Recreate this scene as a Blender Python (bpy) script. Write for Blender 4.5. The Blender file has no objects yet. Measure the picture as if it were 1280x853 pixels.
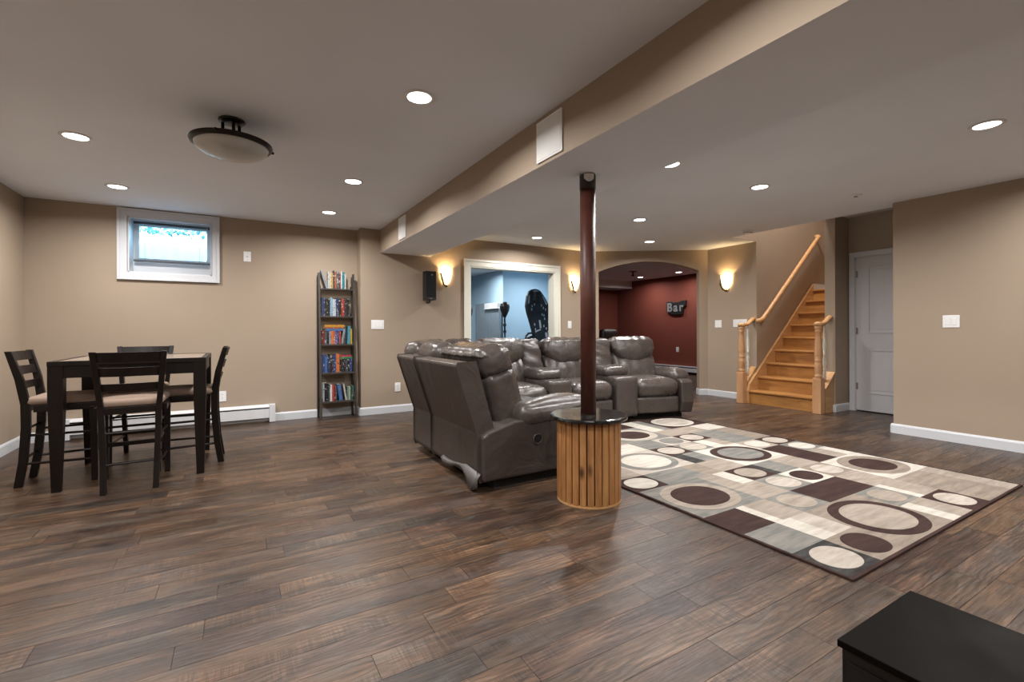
import bpy, bmesh, math, random
from mathutils import Vector, Matrix, noise
random.seed(7)
SC = bpy.context.scene
COL = SC.collection
R = math.radians

# ------------------------------------------------------------------ camera
F_PX = 585.0
cam_d = bpy.data.cameras.new('camera')
cam_d.sensor_fit = 'HORIZONTAL'
cam_d.sensor_width = 36.0
cam_d.lens = 36.0 * F_PX / 1280.0
cam_d.shift_y = -14.5 / 1280.0
cam_d.clip_start = 0.02
cam = bpy.data.objects.new('camera', cam_d)
COL.objects.link(cam)
cam.matrix_world = Matrix.Translation((0, 0, 1.095)) @ Matrix.Rotation(R(-30.5), 4, 'Z') @ Matrix.Rotation(R(90), 4, 'X') @ Matrix.Rotation(R(-0.2), 4, 'Z')
SC.camera = cam

# ------------------------------------------------------------------ world, exposure
W = bpy.data.worlds.new('sky'); SC.world = W
W.use_nodes = True
wn = W.node_tree.nodes; wl = W.node_tree.links
bg = wn['Background']
bg.inputs[0].default_value = (0.38, 0.74, 1.0, 1)
bg.inputs[1].default_value = 13.0
vs = SC.view_settings
vs.view_transform = 'Standard'; vs.look = 'None'; vs.gamma = 1.0; vs.use_curve_mapping = False
vs.exposure = -0.30
CAN_W = 34.0            # watts of one recessed can light
CAN_COL = (1.0, 0.97, 0.945)

# ------------------------------------------------------------------ helpers
def S(h):
    h = h.lstrip('#')
    c = [int(h[i:i+2], 16) / 255 for i in (0, 2, 4)]
    return tuple((x / 12.92 if x <= .04045 else ((x + .055) / 1.055) ** 2.4) for x in c) + (1,)

class NT:
    def __init__(s, name):
        s.m = bpy.data.materials.new(name); s.m.use_nodes = True
        s.t = s.m.node_tree; s.b = s.t.nodes['Principled BSDF']
    def n(s, typ, **kw):
        o = s.t.nodes.new(typ)
        for k, v in kw.items(): setattr(o, k, v)
        return o
    def l(s, a, b): s.t.links.new(a, b)
    def ramp(s, fac, stops):
        r = s.n('ShaderNodeValToRGB')
        e = r.color_ramp.elements
        while len(e) < len(stops): e.new(0.5)
        for i, (p, c) in enumerate(stops):
            e[i].position = p; e[i].color = c if len(c) == 4 else tuple(c) + (1,)
        s.l(fac, r.inputs[0]); return r.outputs[0]
    def coords(s, kind='Object', scale=(1, 1, 1)):
        c = s.n('ShaderNodeTexCoord'); m = s.n('ShaderNodeMapping')
        m.inputs['Scale'].default_value = scale
        s.l(c.outputs[kind], m.inputs[0]); return m.outputs[0]
    def noise(s, vec, scale, detail=4, rough=.5, dist=0):
        t = s.n('ShaderNodeTexNoise')
        t.inputs['Scale'].default_value = scale; t.inputs['Detail'].default_value = detail
        t.inputs['Roughness'].default_value = rough; t.inputs['Distortion'].default_value = dist
        s.l(vec, t.inputs['Vector']); return t.outputs['Fac']
    def mix(s, fac, a, b, mode='MIX'):
        m = s.n('ShaderNodeMix', data_type='RGBA', blend_type=mode)
        for sock, v in ((m.inputs[0], fac), (m.inputs[6], a), (m.inputs[7], b)):
            if hasattr(v, 'is_output'): s.l(v, sock)
            else: sock.default_value = v
        return m.outputs[2]
    def bump(s, h, strength, dist=.01):
        b = s.n('ShaderNodeBump'); b.inputs['Strength'].default_value = strength; b.inputs['Distance'].default_value = dist
        s.l(h, b.inputs['Height']); s.l(b.outputs[0], s.b.inputs['Normal'])
    def set(s, col=None, rough=None, metal=None, spec=None, emit=None, es=0):
        b = s.b
        if col is not None:
            if hasattr(col, 'is_output'): s.l(col, b.inputs['Base Color'])
            else: b.inputs['Base Color'].default_value = col
        if rough is not None: b.inputs['Roughness'].default_value = rough
        if metal is not None: b.inputs['Metallic'].default_value = metal
        if spec is not None: b.inputs['Specular IOR Level'].default_value = spec
        if emit is not None:
            b.inputs['Emission Color'].default_value = emit; b.inputs['Emission Strength'].default_value = es
        return s.m

def plain(name, col, rough=.5, metal=0, var=.08, scale=8, bump=0, bscale=60, spec=None):
    t = NT(name)
    v = t.coords('Object')
    n = t.noise(v, scale)
    c = Vector(col[:3])
    a = tuple(c * (1 - var)) + (1,); b = tuple(c * (1 + var)) + (1,)
    cc = t.ramp(n, [(.3, a), (.7, b)])
    if bump:
        t.bump(t.noise(v, bscale, 3), bump, .004)
    return t.set(cc, rough, metal, spec)

def paint(name, col, rough=.75, bump=.06):
    t = NT(name)
    v = t.coords('Object')
    n = t.noise(v, .9, 3)
    c = Vector(col[:3])
    cc = t.ramp(n, [(.3, tuple(c * .96)), (.7, tuple(c * 1.03))])
    t.bump(t.noise(v, 220, 2), bump, .002)
    return t.set(cc, rough, spec=.3)

def wood(name, cols, axis='X', scale=3.0, rough=.4, bump=.15, knots=False, spec=.5):
    t = NT(name)
    sc = {'X': (.12, 1, 1), 'Y': (1, .12, 1), 'Z': (1, 1, .1)}[axis]
    c = t.n('ShaderNodeTexCoord'); oi = t.n('ShaderNodeObjectInfo')
    ad = t.n('ShaderNodeVectorMath', operation='MULTIPLY_ADD')
    cmb = t.n('ShaderNodeCombineXYZ')
    for i in range(3): t.l(oi.outputs['Random'], cmb.inputs[i])
    ad.inputs[1].default_value = (13.7, 9.1, 17.3)
    t.l(cmb.outputs[0], ad.inputs[0]); t.l(c.outputs['Object'], ad.inputs[2])
    mp = t.n('ShaderNodeMapping'); mp.inputs['Scale'].default_value = sc
    t.l(ad.outputs[0], mp.inputs[0]); v = mp.outputs[0]
    n1 = t.noise(v, scale * 6, 6, .6, .6)
    n2 = t.noise(v, scale * 30, 3, .6)
    col = t.ramp(n1, [(.25, cols[0]), (.5, cols[1]), (.75, cols[2])])
    col = t.mix(.25, col, t.ramp(n2, [(.35, cols[0]), (.65, cols[2])]))
    if knots:
        vo = t.n('ShaderNodeTexVoronoi'); vo.inputs['Scale'].default_value = 4.5
        mp2 = t.n('ShaderNodeMapping'); mp2.inputs['Scale'].default_value = {'X': (.5, 1, 1), 'Y': (.05, .55, 1), 'Z': (1, .1, .45)}[axis]
        t.l(ad.outputs[0], mp2.inputs[0]); t.l(mp2.outputs[0], vo.inputs['Vector'])
        k = t.ramp(vo.outputs['Distance'], [(.03, (1, 1, 1)), (.11, (0, 0, 0))])
        col = t.mix(k, col, tuple(Vector(cols[0][:3]) * .35) + (1,))
    t.bump(n2, bump, .002)
    return t.set(col, rough, spec=spec)

def emitter(name, col, st):
    t = NT(name); return t.set((.8, .8, .8, 1), .5, emit=col, es=st)

# ---- mesh builder
class MB:
    def __init__(s): s.v = []; s.f = []; s.mi = []; s.cur = 0; s.sm = []; s.smooth = False
    def face(s, f): s.f.append(f); s.mi.append(s.cur); s.sm.append(s.smooth)
    def add(s, vs, fs, M=None):
        o = len(s.v)
        s.v += [tuple(M @ Vector(p)) if M else tuple(p) for p in vs]
        for f in fs: s.face(tuple(i + o for i in f))
        return s
    def box(s, x0, x1, y0, y1, z0, z1, M=None):
        vs = [(x, y, z) for z in (z0, z1) for y in (y0, y1) for x in (x0, x1)]
        return s.add(vs, [(0, 2, 3, 1), (4, 5, 7, 6), (0, 1, 5, 4), (2, 6, 7, 3), (0, 4, 6, 2), (1, 3, 7, 5)], M)
    def prism(s, pts, y0, y1, M=None):
        """polygon given in (x,z), extruded along y"""
        n = len(pts)
        vs = [(x, y0, z) for x, z in pts] + [(x, y1, z) for x, z in pts]
        fs = [tuple(range(n)), tuple(range(2 * n - 1, n - 1, -1))]
        fs += [(i, n + i, n + (i + 1) % n, (i + 1) % n) for i in range(n)]
        return s.add(vs, fs, M)
    def plan(s, pts, z0, z1, M=None):
        n = len(pts)
        vs = [(x, y, z0) for x, y in pts] + [(x, y, z1) for x, y in pts]
        fs = [tuple(range(n - 1, -1, -1)), tuple(range(n, 2 * n))]
        fs += [(i, (i + 1) % n, n + (i + 1) % n, n + i) for i in range(n)]
        return s.add(vs, fs, M)
    def tube(s, path, r, seg=10, cap=True, M=None, flat=None):
        P = [Vector(p) for p in path]; n = len(P)
        rs = r if isinstance(r, (list, tuple)) else [r] * n
        vs = []; up = Vector((0, 0, 1))
        d0 = (P[1] - P[0]).normalized()
        if abs(d0.z) > .9: up = Vector((1, 0, 0))
        for i in range(n):
            d = (P[min(i + 1, n - 1)] - P[max(i - 1, 0)]).normalized()
            a = d.cross(up).normalized(); b = a.cross(d).normalized()
            for k in range(seg):
                t = 2 * math.pi * k / seg
                vs.append(P[i] + a * math.cos(t) * rs[i] + b * math.sin(t) * rs[i] * (flat or 1))
        fs = []
        for i in range(n - 1):
            for k in range(seg):
                fs.append((i * seg + k, i * seg + (k + 1) % seg, (i + 1) * seg + (k + 1) % seg, (i + 1) * seg + k))
        if cap: fs += [tuple(range(seg - 1, -1, -1)), tuple((n - 1) * seg + k for k in range(seg))]
        return s.add(vs, fs, M)
    def lathe(s, prof, c=(0, 0, 0), seg=24, M=None, close=True):
        """prof: list of (r,z)"""
        n = len(prof); vs = []
        for r, z in prof:
            for k in range(seg):
                t = 2 * math.pi * k / seg
                vs.append((c[0] + r * math.cos(t), c[1] + r * math.sin(t), c[2] + z))
        fs = []
        for i in range(n - 1):
            for k in range(seg):
                fs.append((i * seg + k, i * seg + (k + 1) % seg, (i + 1) * seg + (k + 1) % seg, (i + 1) * seg + k))
        if close: fs += [tuple(range(seg - 1, -1, -1)), tuple((n - 1) * seg + k for k in range(seg))]
        return s.add(vs, fs, M)
    def rbox(s, size, r, n=12, bulge=(0, 0, 0), M=None, fn=None, wr=0, ws=6.0, seed=0):
        """rounded, bulging cushion block centred on the origin"""
        hx, hy, hz = size[0] / 2, size[1] / 2, size[2] / 2
        idx = {}; vs = []; fs = []
        def g(i): return -math.cos(math.pi * i / n) if True else 2 * i / n - 1
        def key(p):
            k = tuple(round(q, 6) for q in p)
            if k not in idx:
                idx[k] = len(vs)
                P = Vector((p[0] * hx, p[1] * hy, p[2] * hz))
                rr = min(r, hx, hy, hz)
                q = Vector([max(-h + rr, min(h - rr, a)) for a, h in zip(P, (hx, hy, hz))])
                d = P - q
                if d.length > 1e-9: P = q + d.normalized() * rr
                a, b, c = p
                P.x += (1 if a > 0 else -1) * bulge[0] * abs(a) ** 3 * (1 - b * b) * (1 - c * c)
                P.y += (1 if b > 0 else -1) * bulge[1] * abs(b) ** 3 * (1 - a * a) * (1 - c * c)
                P.z += (1 if c > 0 else -1) * bulge[2] * abs(c) ** 3 * (1 - a * a) * (1 - b * b)
                if fn: P = Vector(fn(P, p))
                if wr:
                    w = noise.noise(P * ws + Vector((seed * 3.1, seed * 1.7, seed))) + .5 * noise.noise(P * ws * 2.3 + Vector((seed, 5, seed)))
                    P += P.normalized() * w * wr
                vs.append(P)
            return idx[k]
        gs = [g(i) for i in range(n + 1)]
        for ax in range(3):
            for sg in (-1, 1):
                for i in range(n):
                    for j in range(n):
                        q = []
                        for (u, w) in ((i, j), (i + 1, j), (i + 1, j + 1), (i, j + 1)):
                            p = [0, 0, 0]; p[ax] = sg; p[(ax + 1) % 3] = gs[u]; p[(ax + 2) % 3] = gs[w]
                            q.append(key(p))
                        fs.append(tuple(q if sg > 0 else q[::-1]))
        sm = s.smooth; s.smooth = True
        s.add(vs, fs, M); s.smooth = sm
        return s
    def mesh(s, name, mats, bevel=0, bseg=2, smooth=False):
        me = bpy.data.meshes.new(name)
        me.from_pydata([tuple(p) for p in s.v], [], s.f)
        mats = mats if isinstance(mats, (list, tuple)) else [mats]
        for m in mats: me.materials.append(m)
        for p, i, q in zip(me.polygons, s.mi, s.sm): p.material_index = i; p.use_smooth = q or smooth
        if bevel:
            bm = bmesh.new(); bm.from_mesh(me)
            bmesh.ops.remove_doubles(bm, verts=bm.verts, dist=1e-5)
            es = [e for e in bm.edges if len(e.link_faces) == 2 and e.calc_face_angle(0) > .5]
            bmesh.ops.bevel(bm, geom=es, offset=bevel, segments=bseg, profile=.6, affect='EDGES', clamp_overlap=True)
            bm.to_mesh(me); bm.free()
        bm = bmesh.new(); bm.from_mesh(me); bmesh.ops.recalc_face_normals(bm, faces=bm.faces); bm.to_mesh(me); bm.free()
        me.update()
        return me
    def build(s, name, mats, parent=None, bevel=0, bseg=2, smooth=False):
        me = s.mesh(name, mats, bevel, bseg, smooth)
        return link(name, me, parent)

def link(name, data, parent=None, M=None):
    o = bpy.data.objects.new(name, data); COL.objects.link(o)
    if parent: o.parent = parent
    if M is not None: o.matrix_local = M
    return o
def empty(name, M=None, label=None, cat=None, group=None):
    o = bpy.data.objects.new(name, None); COL.objects.link(o); o.empty_display_size = .1
    if M is not None: o.matrix_world = M
    if label: tag(o, label, cat, group)
    return o
def tag(o, label=None, cat=None, group=None, kind=None):
    if label: o['label'] = label
    if cat: o['category'] = cat
    if group: o['group'] = group
    if kind: o['kind'] = kind
    return o
def struct(o, label=None):
    o['kind'] = 'structure'
    if label: o['label'] = label
    return o
def T(x, y, z=0, rz=0): return Matrix.Translation((x, y, z)) @ Matrix.Rotation(R(rz), 4, 'Z')
def wall_side(facing):
    """rotation that turns a fitting built facing -Y toward the given side"""
    return {'-Y': 0, '-X': -90, '+X': 90, '+Y': 180}[facing]

# ------------------------------------------------------------------ materials
M = {}
M['tan'] = paint('tan_wall_paint', (.356, .282, .213))
M['tan_warm'] = M['tan']
M['ceil'] = paint('ceiling_paint', (.80, .85, .92), .9, .03)
M['ceil_white'] = paint('alcove_paint', (.66, .64, .62), .85)
M['blue'] = paint('blue_wall_paint', (.42, .58, .70))
M['red'] = paint('red_wall_paint', (.19, .048, .032))
M['white'] = plain('white_trim_paint', (.60, .62, .65), .35, var=.02, scale=3)
M['cream'] = plain('cream_trim_paint', (.72, .71, .62), .4, var=.02, scale=3)
M['door'] = plain('door_paint', (.62, .63, .66), .4, var=.02, scale=3)
M['plastic'] = plain('white_plastic', (.8, .8, .8), .35, var=.01)
M['black'] = plain('black_plastic', (.012, .012, .013), .45, var=.2)
M['blackgloss'] = plain('black_lacquer', (.008, .007, .007), .3, var=.3, scale=20)
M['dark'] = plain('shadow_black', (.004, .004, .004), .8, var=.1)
M['espresso'] = wood('espresso_wood', [(.005, .003, .0025, 1), (.008, .005, .004, 1), (.012, .007, .006, 1)], 'Z', 2, .38, .05, spec=.3)
M['bronze'] = plain('dark_bronze', (.018, .014, .012), .35, .6, var=.2)
M['steel'] = plain('satin_steel', (.35, .34, .33), .4, .9, var=.05)
M['pine'] = wood('knotty_pine', [S('#7c5026'), S('#a3703a'), S('#b58449')], 'Y', 2.2, .45, .1, True)
M['oak'] = wood('pale_oak', [S('#a8794e'), S('#c0925f'), S('#cda574')], 'X', 3, .4, .08)
M['oakz'] = wood('pale_oak_upright', [S('#a87a54'), S('#bb8d64'), S('#c89f78')], 'Z', 3, .45, .08)
M['slat'] = wood('cedar_slat', [S('#74492a'), S('#9c6a3a'), S('#b98a58')], 'Z', 2.5, .5, .15, True)
M['shelfwood'] = wood('walnut_shelf', [(.02, .015, .012, 1), (.035, .027, .022, 1), (.05, .04, .032, 1)], 'Z', 2, .5, .1)
M['seatfab'] = plain('beige_suede', S('#8f7b6c'), .85, var=.08, bump=.15, bscale=200)
M['heater'] = plain('heater_enamel', (.66, .67, .69), .45, var=.02)

def leather():
    t = NT('taupe_leather')
    v = t.coords('Object')
    n = t.noise(v, 3, 4)
    col = t.ramp(n, [(.3, (.052, .041, .036, 1)), (.7, (.074, .060, .053, 1))])
    a = t.noise(v, 7, 4, .5, 1.2)
    b = t.noise(v, 260, 2)
    m = t.n('ShaderNodeMath', operation='MULTIPLY_ADD'); m.inputs[1].default_value = .12
    t.l(b, m.inputs[0]); t.l(a, m.inputs[2])
    t.bump(m.outputs[0], .32, .018)
    rr = t.ramp(a, [(.3, (.22, .22, .22)), (.7, (.36, .36, .36))])
    t.l(rr, t.b.inputs['Roughness'])
    return t.set(col, spec=.55)
M['leather'] = leather()
def leather_back():
    t = NT('taupe_vinyl_back')
    v = t.coords('Object')
    col = t.ramp(t.noise(v, 2, 3), [(.3, (.047, .036, .031, 1)), (.7, (.06, .047, .041, 1))])
    t.bump(t.noise(v, 4, 3, .5, 1.2), .4, .03)
    return t.set(col, .45, spec=.4)
M['vinyl'] = leather_back()

def steelpole():
    t = NT('oxblood_painted_steel')
    v = t.coords('Object')
    n = t.noise(v, 6, 6, .6)
    col = t.ramp(n, [(.3, (.045, .012, .008, 1)), (.6, (.075, .022, .014, 1)), (.8, (.10, .036, .024, 1))])
    fl = t.ramp(t.noise(v, 40, 2), [(.76, (0, 0, 0)), (.79, (1, 1, 1))])
    col = t.mix(fl, col, (.2, .12, .1, 1))
    t.bump(n, .1)
    return t.set(col, .45, spec=.35)
M['pole'] = steelpole()

def granite():
    t = NT('black_granite')
    v = t.coords('Object')
    n = t.noise(v, 9, 6, .65, 2)
    col = t.ramp(n, [(.45, (.008, .008, .008, 1)), (.6, (.03, .03, .028, 1)), (.72, (.16, .15, .14, 1))])
    return t.set(col, .12, spec=.6)
M['granite'] = granite()

def floor_mat(name, attr):
    t = NT(name)
    g = t.n('ShaderNodeNewGeometry')
    if attr:
        a = t.n('ShaderNodeAttribute'); a.attribute_name = 'rnd'; rnd = a.outputs['Fac']
    else:
        oi = t.n('ShaderNodeObjectInfo'); rnd = oi.outputs['Random']
    cmb = t.n('ShaderNodeCombineXYZ')
    for i in range(3): t.l(rnd, cmb.inputs[i])
    ad = t.n('ShaderNodeVectorMath', operation='MULTIPLY_ADD')
    ad.inputs[1].default_value = (57, 91, 13)
    t.l(cmb.outputs[0], ad.inputs[0]); t.l(g.outputs['Position'], ad.inputs[2])
    def mp(sc):
        m = t.n('ShaderNodeMapping'); m.inputs['Scale'].default_value = sc
        t.l(ad.outputs[0], m.inputs[0]); return m.outputs[0]
    base = t.ramp(rnd, [(0, S('#4a3a33')), (.18, S('#69543f')), (.35, S('#55473b')), (.5, S('#705a46')), (.65, S('#4a423b')), (.8, S('#635040')), (.92, S('#5b4e47')), (1, S('#3d322d'))])
    big = t.noise(mp((1.1, 5.0, 1)), 1.7, 5, .65, .4)
    c = t.mix(t.ramp(big, [(.30, (.85, .85, .85)), (.52, (0, 0, 0))]), base, S('#2b2320'))
    c = t.mix(t.ramp(big, [(.52, (0, 0, 0)), (.74, (.75, .75, .75))]), c, S('#8d745e'))
    blot = t.noise(mp((1.6, 4.5, 1)), 3.1, 4, .6, .5)
    c = t.mix(t.ramp(blot, [(.52, (0, 0, 0)), (.70, (.6, .6, .6))]), c, S('#5a5754'))
    c = t.mix(t.ramp(blot, [(.26, (.55, .55, .55)), (.42, (0, 0, 0))]), c, S('#6b4a35'))
    # long fibre streaks and cathedral figure
    grain = t.noise(mp((1.3, 30, 1)), 5, 8, .72, .3)
    c = t.mix(.85, c, t.ramp(grain, [(.32, (.22, .20, .19)), (.48, (.90, .88, .86)), (.66, (1.75, 1.68, 1.6))]), 'MULTIPLY')
    wv = t.n('ShaderNodeTexWave', wave_type='BANDS', bands_direction='Y'); wv.inputs['Scale'].default_value = 13; wv.inputs['Distortion'].default_value = 16; wv.inputs['Detail'].default_value = 3; wv.inputs['Detail Scale'].default_value = .55
    t.l(mp((.42, 1, 1)), wv.inputs['Vector'])
    msk = t.noise(mp((.7, 1.6, 1)), 1.9, 2)
    c = t.mix(t.ramp(msk, [(.42, (0, 0, 0)), (.56, (.75, .75, .75))]), c, t.mix(1.0, c, t.ramp(wv.outputs['Fac'], [(.15, (.55, .53, .52)), (.6, (1.18, 1.16, 1.14))]), 'MULTIPLY'))
    saw = t.noise(mp((46, 2.0, 1)), 2.4, 3, .6, 1.2)
    sm = t.noise(mp((1.3, 2.6, 1)), 2.1, 2)
    sa = t.mix(t.ramp(sm, [(.50, (0, 0, 0)), (.58, (1, 1, 1))]), (1, 1, 1, 1), t.ramp(saw, [(.42, (.72, .72, .72)), (.60, (1.5, 1.47, 1.43))]))
    c = t.mix(.75, c, sa, 'MULTIPLY')
    vo = t.n('ShaderNodeTexVoronoi'); vo.inputs['Scale'].default_value = 2.1
    t.l(mp((.75, 1.9, 1)), vo.inputs['Vector'])
    c = t.mix(t.ramp(vo.outputs['Distance'], [(.03, (.9, .9, .9)), (.11, (0, 0, 0))]), c, S('#1c1614'))
    hs = t.n('ShaderNodeHueSaturation'); hs.inputs['Value'].default_value = .62; hs.inputs['Saturation'].default_value = 1.0; hs.inputs['Hue'].default_value = .494
    t.l(c, hs.inputs['Color'])
    t.bump(grain, .30, .004)
    rr = t.ramp(grain, [(.3, (.42, .42, .42)), (.7, (.24, .24, .24))])
    t.l(rr, t.b.inputs['Roughness'])
    return t.set(hs.outputs[0], spec=.30)
M['plank'] = floor_mat('vinyl_plank', False)
M['plank_far'] = floor_mat('vinyl_plank_joined', True)

def carpet(name, c0, c1, streak=True):
    t = NT(name)
    v = t.coords('Object', (1.2, 7, 1))
    n = t.noise(v, 3, 5, .65, .4)
    col = t.ramp(n, [(.3, c0), (.7, c1)])
    v2 = t.coords('Object')
    t.bump(t.noise(v2, 500, 2), .6, .004)
    return t.set(col, .95, spec=.15)
RUG = {
    'b': carpet('rug_brown_pile', S('#2e211f'), S('#43322e')),
    'k': carpet('rug_charcoal_pile', S('#232021'), S('#4a4947')),
    'g': carpet('rug_grey_pile', S('#5d605f'), S('#87827a')),
    'm': carpet('rug_greige_pile', S('#71685f'), S('#94877a')),
    't': carpet('rug_tan_pile', S('#80766b'), S('#a0958a')),
    'w': carpet('rug_cream_pile', S('#a59e93'), S('#c6c1b8')),
    'c': carpet('rug_pale_tan_pile', S('#958b80'), S('#b6aea4')),
}
# ------------------------------------------------------------------ setting
CZ = 2.40
XL, YB = -1.776, 6.32          # left wall, far wall
Y2 = 6.13                      # far wall right of the jog
XR = 5.91                      # right wall
YC = -2.3                      # wall behind the camera

# floor: planks run along X
fl = MB(); fl.box(XL - .15, 9.6, YC - .15, 12.3, -.14, -.006)
floor = struct(fl.build('floor', M['dark']), 'dark brown wood plank floor running through the whole basement')
PW = .130; GAP = .0016
pm = {}
def plank_mesh(L):
    k = round(L, 2)
    if k not in pm:
        b = MB(); b.box(0, k - GAP, 0, PW - GAP, -.006, 0); pm[k] = b.mesh('plank', M['plank'])
    return pm[k]
def proj(x, y, z=0):
    ya = R(30.5); D = x * math.sin(ya) + y * math.cos(ya)
    if D < .15: return None
    u = x * math.cos(ya) - y * math.sin(ya)
    return 640 + 585 * u / D, 412 + 585 * (1.095 - z) / D, D
allp = []
rp = random.Random(11)
row = 0; y = YC
while y < 11.0:
    x = XL - .12 - rp.uniform(0, 1.0)
    while x < 9.4:
        L = rp.choice([.92, 1.07, 1.22, .61, .76])
        allp.append((max(x, XL - .12), y, L if x >= XL - .12 else round(L - (XL - .12 - x), 2)))
        x += L
    y += PW; row += 1
def area(p):
    x, y, L = p
    if L < .05: return 0
    cx, cy = x + L / 2, y + PW / 2
    inside = (XL < cx < 7.1 and cy < 6.32) or (cx > 5 and cy < 9.9)
    if not inside: return -1
    pts = [proj(*q) for q in ((x, y), (x + L, y), (x + L, y + PW), (x, y + PW))]
    if any(q is None for q in pts): return -1
    a = 0
    xs = [min(1280, max(0, q[0])) for q in pts]; ys = [min(853, max(0, q[1])) for q in pts]
    for i in range(4): a += xs[i] * ys[(i + 1) % 4] - xs[(i + 1) % 4] * ys[i]
    # hidden under the rug or the sofa
    if 2.4 < x and x + L < 4.6 and 1.1 < y < 3.9: return -1
    return abs(a) / 2
rank = sorted(allp, key=area, reverse=True)
near = rank[:296]; rest = [p for p in rank[296:] if p[2] > .05]
for p in near:
    o = link('plank', plank_mesh(p[2]), floor); o.location = (p[0], p[1], 0)
fb = MB()
for p in rest: fb.box(p[0], p[0] + p[2] - GAP, p[1], p[1] + PW - GAP, -.006, 0)
me = fb.mesh('far_planks', M['plank_far'])
at = me.attributes.new('rnd', 'FLOAT', 'FACE')
rv = []
for i in range(len(rest)):
    q = rp.random(); rv += [q] * 6
at.data.foreach_set('value', rv)
tag(link('far_planks', me, floor), kind='stuff')

# ceiling slabs
c = MB()
c.box(XL - .15, 6.10, YC - .15, 4.185, CZ, CZ + .17)
c.box(XL - .15, 9.6, 4.185, YB + .30, CZ, CZ + .17); c.box(1.4, 9.6, YB + .30, 12.3, CZ, CZ + .17)
struct(c.build('ceiling', M['ceil']), 'grey painted flat ceiling with recessed lights')
c = MB(); c.box(6.10, 7.3, 2.0, 3.245, 2.575, 2.7); struct(c.build('ceiling_alcove', M['ceil_white']))
c = MB(); c.box(6.0, 9.5, 3.0, 4.4, 4.9, 5.0); struct(c.build('ceiling_stairwell', M['ceil_white']))
# beam
b = MB(); b.box(1.62, 2.30, YC, Y2, 2.10, CZ)
bo = b.build('ceiling_beam', [M['tan'], M['ceil']])
for p_ in bo.data.polygons:
    if p_.normal.z < -.5: p_.material_index = 1
struct(bo, 'boxed tan beam dropped below the ceiling above the post')

# walls
def wall(name, fn, m='tan', label=None):
    b = MB(); fn(b); return struct(b.build(name, M[m]), label)
wall('wall_left', lambda b: b.box(XL - .15, XL, YC - .15, YB + .15, 0, CZ))
def wb(b):
    wx0, wx1, wz0, wz1 = -.985, -.238, 1.715, 2.305
    b.box(XL, wx0, YB, YB + .30, 0, CZ); b.box(wx1, 1.37, YB, YB + .30, 0, CZ)
    b.box(wx0, wx1, YB, YB + .30, 0, wz0); b.box(wx0, wx1, YB, YB + .30, wz1, CZ)
wall('wall_back', wb, label='tan wall with the small basement window')
def w2(b):
    b.box(1.55, 2.904, Y2, Y2 + .18, 0, CZ); b.box(1.37, 1.55, Y2, YB + .3, 0, CZ); b.box(4.405, 5.13, Y2, Y2 + .14, 0, CZ)
    b.box(2.904, 4.405, Y2, Y2 + .14, 2.01, CZ);
wall('wall_back_right', w2, label='tan wall around the opening to the blue room')
# arch wall
AO = Vector((5.10, 6.13)); AE = Vector((1.636, -1.116)).normalized(); AN = Vector((-AE.y, AE.x))
AL = 1.98
AM = Matrix(((AE.x, AN.x, 0, AO.x), (AE.y, AN.y, 0, AO.y), (0, 0, 1, 0), (0, 0, 0, 1)))
def arch(b):
    s0, s1, zs, za = .175, 1.822, 2.055, 2.222
    t = .13
    b.box(-.02, s0, 0, t, 0, CZ, AM); b.box(s1, AL + .1, 0, t, 0, CZ, AM)
    n = 24; w = (s1 - s0) / 2; hgt = za - zs; rad = (w * w + hgt * hgt) / (2 * hgt); cz = za - rad; cx = (s0 + s1) / 2
    arc = []
    for i in range(n + 1):
        x = s0 + (s1 - s0) * i / n
        arc.append((x, cz + math.sqrt(rad * rad - (x - cx) ** 2)))
    for i in range(n):
        (xa, z0), (xb, z1) = arc[i], arc[i + 1]
        b.prism([(xa, z0), (xb, z1), (xb, CZ), (xa, CZ)], 0, t, AM)
wall('wall_arch', arch, label='angled tan wall with a shallow arched opening')
wall('wall_sconce', lambda b: b.box(6.72, 6.86, 4.1915, 5.09, 0, CZ), label='short tan wall beside the staircase')
def wst(b):
    b.box(6.7205, 9.3, 4.1835, 4.31, 0, 4.9); b.box(6.0, 6.7205, 4.19, 4.31, CZ + .17, 4.9)
_w = wst
def wst(b):
    _w(b); b.box(6.10, 6.7203, 4.1835, 4.1845, CZ + .002, CZ + .175)
wall('wall_stair', wst, label='tall tan wall rising beside the stairs')
wall('wall_stair_near', lambda b: b.box(6.73, 9.3, 3.119, 3.245, 0, 4.9), label='narrow tan wall end at the foot of the stairs')
wall('wall_stair_top', lambda b: b.box(9.3, 9.42, 3.0, 4.4, 0, 4.9))
wall('wall_stair_upper', lambda b: (b.box(5.98, 6.10, 3.1, 4.31, CZ + .17, 4.9), b.box(6.10, 6.73, 3.119, 3.245, 2.575, 4.9)))
wall('wall_right', lambda b: (b.box(XR, XR + .14, YC - .15, 2.19, 0, CZ), b.box(XR + .14, 7.2, 2.05, 2.19, 0, 2.575)), label='plain tan wall with a double switch at the right')
def wd(b):
    b.box(7.09, 7.21, 2.0, 2.285, 0, 2.6); b.box(7.09, 7.21, 3.045, 3.119, 0, 2.6); b.box(7.09, 7.21, 2.285, 3.045, 2.035, 2.6)
    b.box(7.21, 7.3, 2.0, 3.2, 0, 2.6)
wall('wall_door', wd)
wall('wall_behind', lambda b: b.box(XL - .15, 6.1, YC - .15, YC, 0, CZ))
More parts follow.
